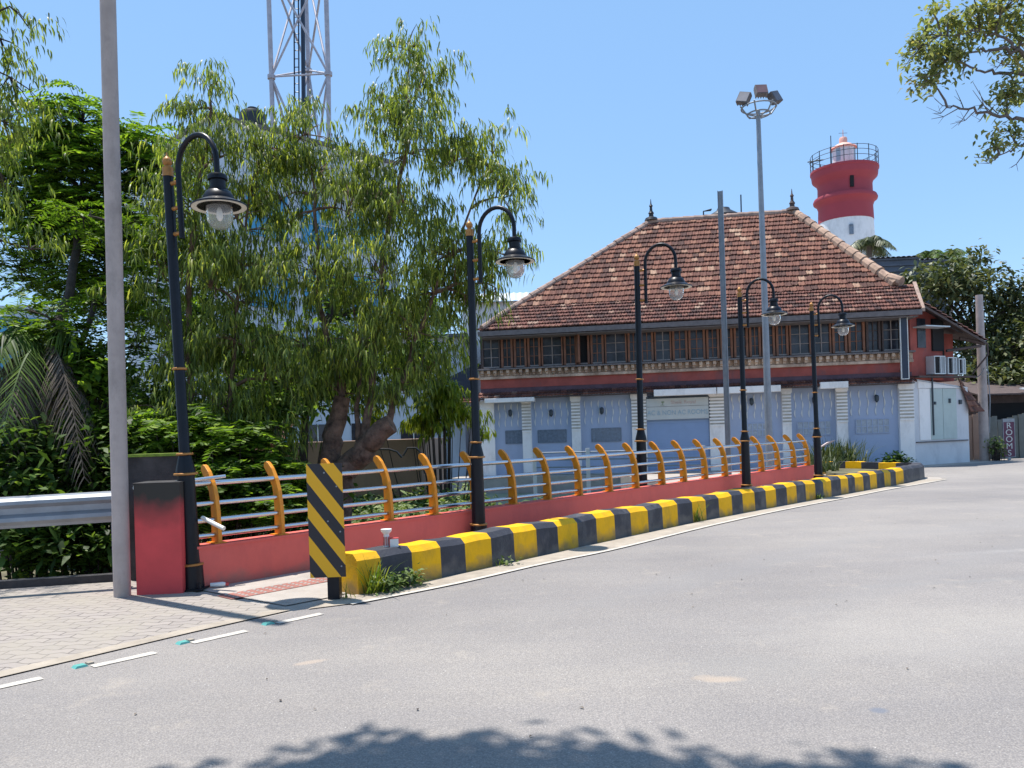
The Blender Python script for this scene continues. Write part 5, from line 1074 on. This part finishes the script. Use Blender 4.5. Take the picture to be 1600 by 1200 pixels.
wx = rgw.uniform(0, 1, (n, 2)); A = []
for a, c in wx:
    u = 430+a*430; d = 12.6+c*8.5; top = .12+.25*math.sin(u*.05+d)*.5
    p = at(u, 700, d); 
    lim = 560+ (d-12)*0
    # keep the weeds on the near bank and left of the open water
    if u > 790+(d-13)*-6 and d > 15: continue
    A.append((p.x, p.y, -.45+top+rgw.uniform(-.25, .35)))
A = np.array(A); V, Q = leaves_broad(A, rgw, k=9, L=.15, w=.045, spread=.16, up=.3)
wd = npmesh('bank_weeds', V, Q, M['leaf_weed']); tag(wd, 'thick pale green weeds covering the bank behind the railing', 'weeds', kind='stuff')
b = MB(); b.prism([(-9, 9.1), wp(-1.5, -1.2), wp(6.5, -1.6), (-.2, 17), (-.8, 24), (-3, 28.3), (-20, 28)], -1.2, -.42); struct(b.build('bank', M['soil']))
# grass
def blades(A, rg, k, L, w, lean=.5):
    P0 = np.repeat(A, k, 0)+rg.normal(size=(len(A)*k, 3))*np.array([.03, .03, 0]); n = len(P0); az = rg.uniform(0, 6.28, n); ln = rg.uniform(.1, lean, n)
    d = np.stack([np.cos(az)*ln, np.sin(az)*ln, np.ones(n)], 1); LL = L*rg.uniform(.4, 1.2, n); t = np.array([0, .4, .75, 1.])
    P = P0[:, None, :]+d[:, None, :]*t[None, :, None]*LL[:, None, None]; P[:, :, :2] += (t**2)[None, :, None]*LL[:, None, None]*d[:, None, :2]*.8; P[:, :, 2] -= (t**3)[None, :]*LL[:, None]*ln[:, None]*.6
    return strips(P, unit(np.cross(d, [0, 0, 1.])+1e-4), np.array([1, .8, .5, .05])*w)
def tuft(name, pts, k, L, w, label, seed, extra=None, gm='leaf_grass'):
    rg = np.random.default_rng(seed); A = np.array(pts, float); c = A.mean(0); c[2] = A[:, 2].min(); root = thing(name, tuple(c), label, 'grass')
    V, Q = blades(A, rg, k, L, w); npmesh('blades', V-c, Q, M[gm], root)
    if extra is not None: V, Q = leaves_broad(np.array(extra, float), rg, k=12, L=.06, w=.018, spread=.05, up=.3); npmesh('leaves', V-c, Q, M['leaf_weed'], root)
    return root
rg = np.random.default_rng(61)
tuft('weed_tuft', [(-1.36, 7.68, .02), (-1.32, 7.72, .02), (-1.40, 7.62, .02)], 16, .38, .007, 'grass and leafy weed clump at the foot of the near kerb end', 62, extra=[(-1.28+.05*i*.9+rg.normal()*.03, 7.72+.05*i+rg.normal()*.02, .04+.10*rg.random()) for i in range(7) for _ in range(4)])
tuft('weed_tuft', [(-1.58, 7.44, .02), (-1.60, 7.43, .02)], 5, .16, .006, 'tiny grass sprig directly below the striped board', 63)
tuft('weed_tuft', [(-.18, 9.02, .02), (-.14, 9.06, .02)], 5, .10, .007, 'short weed sprig at the foot of second black kerb block', 64, extra=[(-.1, 9.1, .05)]*2)
tuft('weed_tuft', [(2.9, 12.7, .02), (2.95, 12.75, .02)], 10, .36, .007, 'thin tall grass against the kerb before the third lamp', 65)
tuft('weed_tuft', [(6.05, 15.95, .02), (6.12, 16.0, .02)], 9, .14, .009, 'pale weed sprig at the kerb below the farthest lamp', 66, extra=[(6.1, 15.97, .05)]*2)
gp = [(9.5+.1*rg.normal()+i*.16, 25.0+.4*rg.normal()+i*.1, 0) for i in range(10) for _ in range(8)]
TG = tuft('tall_grass', gp, 7, 1.05, .022, 'dark tall grass growing before the blue bays behind the kerb tip', 67, gm='leaf_grass_dark')
gp = [(8.6+.5*rg.random(), 21.8+2*rg.random(), .15) for i in range(40)]
tuft('tall_grass', gp, 8, .5, .015, 'grass growing inside the yellow and black kerb tip', 68, gm='leaf_grass_dark')
bush('round_bush', 'low round dark bush at the right end of the kerb island', [(1405, 722, 26, 14, 26.0, .5), (1380, 728, 20, 10, 26.0, .4)], 'broad', M['leaf_dark'], 14, 69, k=9, L=.14, w=.04, spread=.1)
bush('potted_plant', 'small plant with whitish leaves near the old pole', [(1560, 700, 14, 22, 28.6, .3)], 'broad', M['leaf_weed'], 14, 70, cat='plant', k=7, L=.12, w=.035, spread=.1)

# ================================================================== SMALL THINGS
cup = thing('paper_cup', (-1.31, 8.14, .388), 'white flared paper cup with red print standing on the kerb', 'cup')
b = MB(); b.lathe([(.034, 0), (.03, .1), (.028, .135)], n=14); b.build('cup_body', M['paper_white'], cup, smooth=True)
b = MB(); b.lathe([(.028, .135), (.055, .165), (.056, .185), (.04, .187)], n=16); b.build('rim', M['paper_white'], cup, smooth=True)
b = MB()
for k in range(5): a = R(-150+k*30); b.tube([(.0355*math.cos(a), .0355*math.sin(a), .02), (.034*math.cos(a+.25), .034*math.sin(a+.25), .11)], .004, 5)
b.build('red_print', M['paper_red'], cup)
bx = thing('small_carton', (-1.235, 8.13, .388), 'little white and red carton beside the paper cup', 'carton', rz=R(12))
b = MB(); b.b2(-.045, .045, -.04, .04, 0, .088); b.build('carton_body', M['paper_white'], bx)
b = MB(); b.b2(-.047, .047, -.042, .042, .088, .094); b.b2(-.047, -.041, -.0425, -.04, 0, .088); b.b2(-.041, .047, -.0425, -.04, 0, .006); b.build('red_edge', M['paper_red'], bx)
cn = thing('crushed_bottle', (-3.08, 8.27, .04), 'small white and red plastic bottle lying by the nearest lamp base', 'bottle', rz=R(10))
b = MB(); b.tube([(-.08, 0, 0), (.04, 0, 0), (.07, 0, 0)], [.02, .026, .018], 10); b.build('bottle_body', M['paper_white'], cn, smooth=True)
b = MB(); b.tube([(.07, 0, 0), (.10, 0, 0)], .019, 10); b.build('cap', M['paper_red'], cn, smooth=True)
for lab, (u, v) in (('teal road stud nearest the camera at lower left', (125, 1043)), ('teal road stud in the middle of the dashed row', (286, 1006)), ('teal road stud farthest along, nearest the striped board', (419, 976))):
    x, y = ray(u, v); d = -CAMH/y; o = thing('road_stud', (x*d, d, .004), lab, 'road stud', rz=R(50), group='teal road studs')
    b = MB(); b.add([(-.045, -.035, 0), (.045, -.035, 0), (.045, .035, 0), (-.045, .035, 0), (-.03, -.03, .015), (.03, -.03, .015), (.03, .03, .015), (-.03, .03, .015)], [(0, 1, 5, 4), (1, 2, 6, 5), (2, 3, 7, 6), (3, 0, 4, 7), (4, 5, 6, 7)]); b.build('stud_body', M['teal'], o)
    b = MB(); b.box((.075, .03, .006), (.04, .05, .012)); b.build('base_pad', M['apron'], o)
# twig on the kerb, drain hoses, tape
b = MB(); b.tube([(3.9, 14.25, .40), (4.25, 14.35, .41), (4.6, 14.72, .40)], [.008, .01, .005], 6); tag(b.build('twig', M['bark_grey'], smooth=True), 'thin dry stick lying on the kerb near the fourth lamp', 'stick')
b = MB(); b.tube([at(591, 702, 15.6), at(608, 702, 15.6), at(620, 706, 15.6), at(628, 715, 15.6)], .02, 8); b.tube([at(630, 712, 15.6), at(637, 700, 15.6), at(650, 700, 15.6), at(658, 708, 15.6), at(664, 740, 15.6)], .02, 8)
tag(b.build('black_hose', M['tank'], smooth=True), 'looping black hose in front of the tan cottage wall', 'hose')
b = MB(); p, q_ = at(1280, 700, 21), at(1304, 688, 21); b.tube([p, p.lerp(q_, .5)+Vector((0, 0, .02)), q_], [.02, .03, .015], 6); b.tube([p-Vector((0, 0, 1.3)), p], .02, 6); tag(b.build('red_marker_stick', M['sign_pink'], smooth=True), 'faded red and white tape on a stick beside the farthest lamp', 'tape')
# leaf litter and grit on the road
rgl = np.random.default_rng(77); n = 170; A = np.stack([rgl.uniform(-5, 9, n), rgl.uniform(3.3, 16, n), np.full(n, .010)], 1)
A = A[(A[:, 1] < A[:, 0]*1.0+8.4)]
nn_ = len(A); az = rgl.uniform(0, 6.28, nn_); d = np.stack([np.cos(az), np.sin(az), np.zeros(nn_)], 1); LL = rgl.uniform(.012, .04, nn_); t = np.array([0, .5, 1.])
P = A[:, None, :]+d[:, None, :]*t[None, :, None]*LL[:, None, None]; P[:, 1, 2] += .006
V, Q = strips(P, unit(np.cross(d, [0, 0, 1.])), np.array([.2, 1, .1])*.008)
tag(npmesh('leaf_litter', V, Q, M['dead']), 'scattered tiny dry leaves lying on the asphalt', 'litter', kind='stuff')
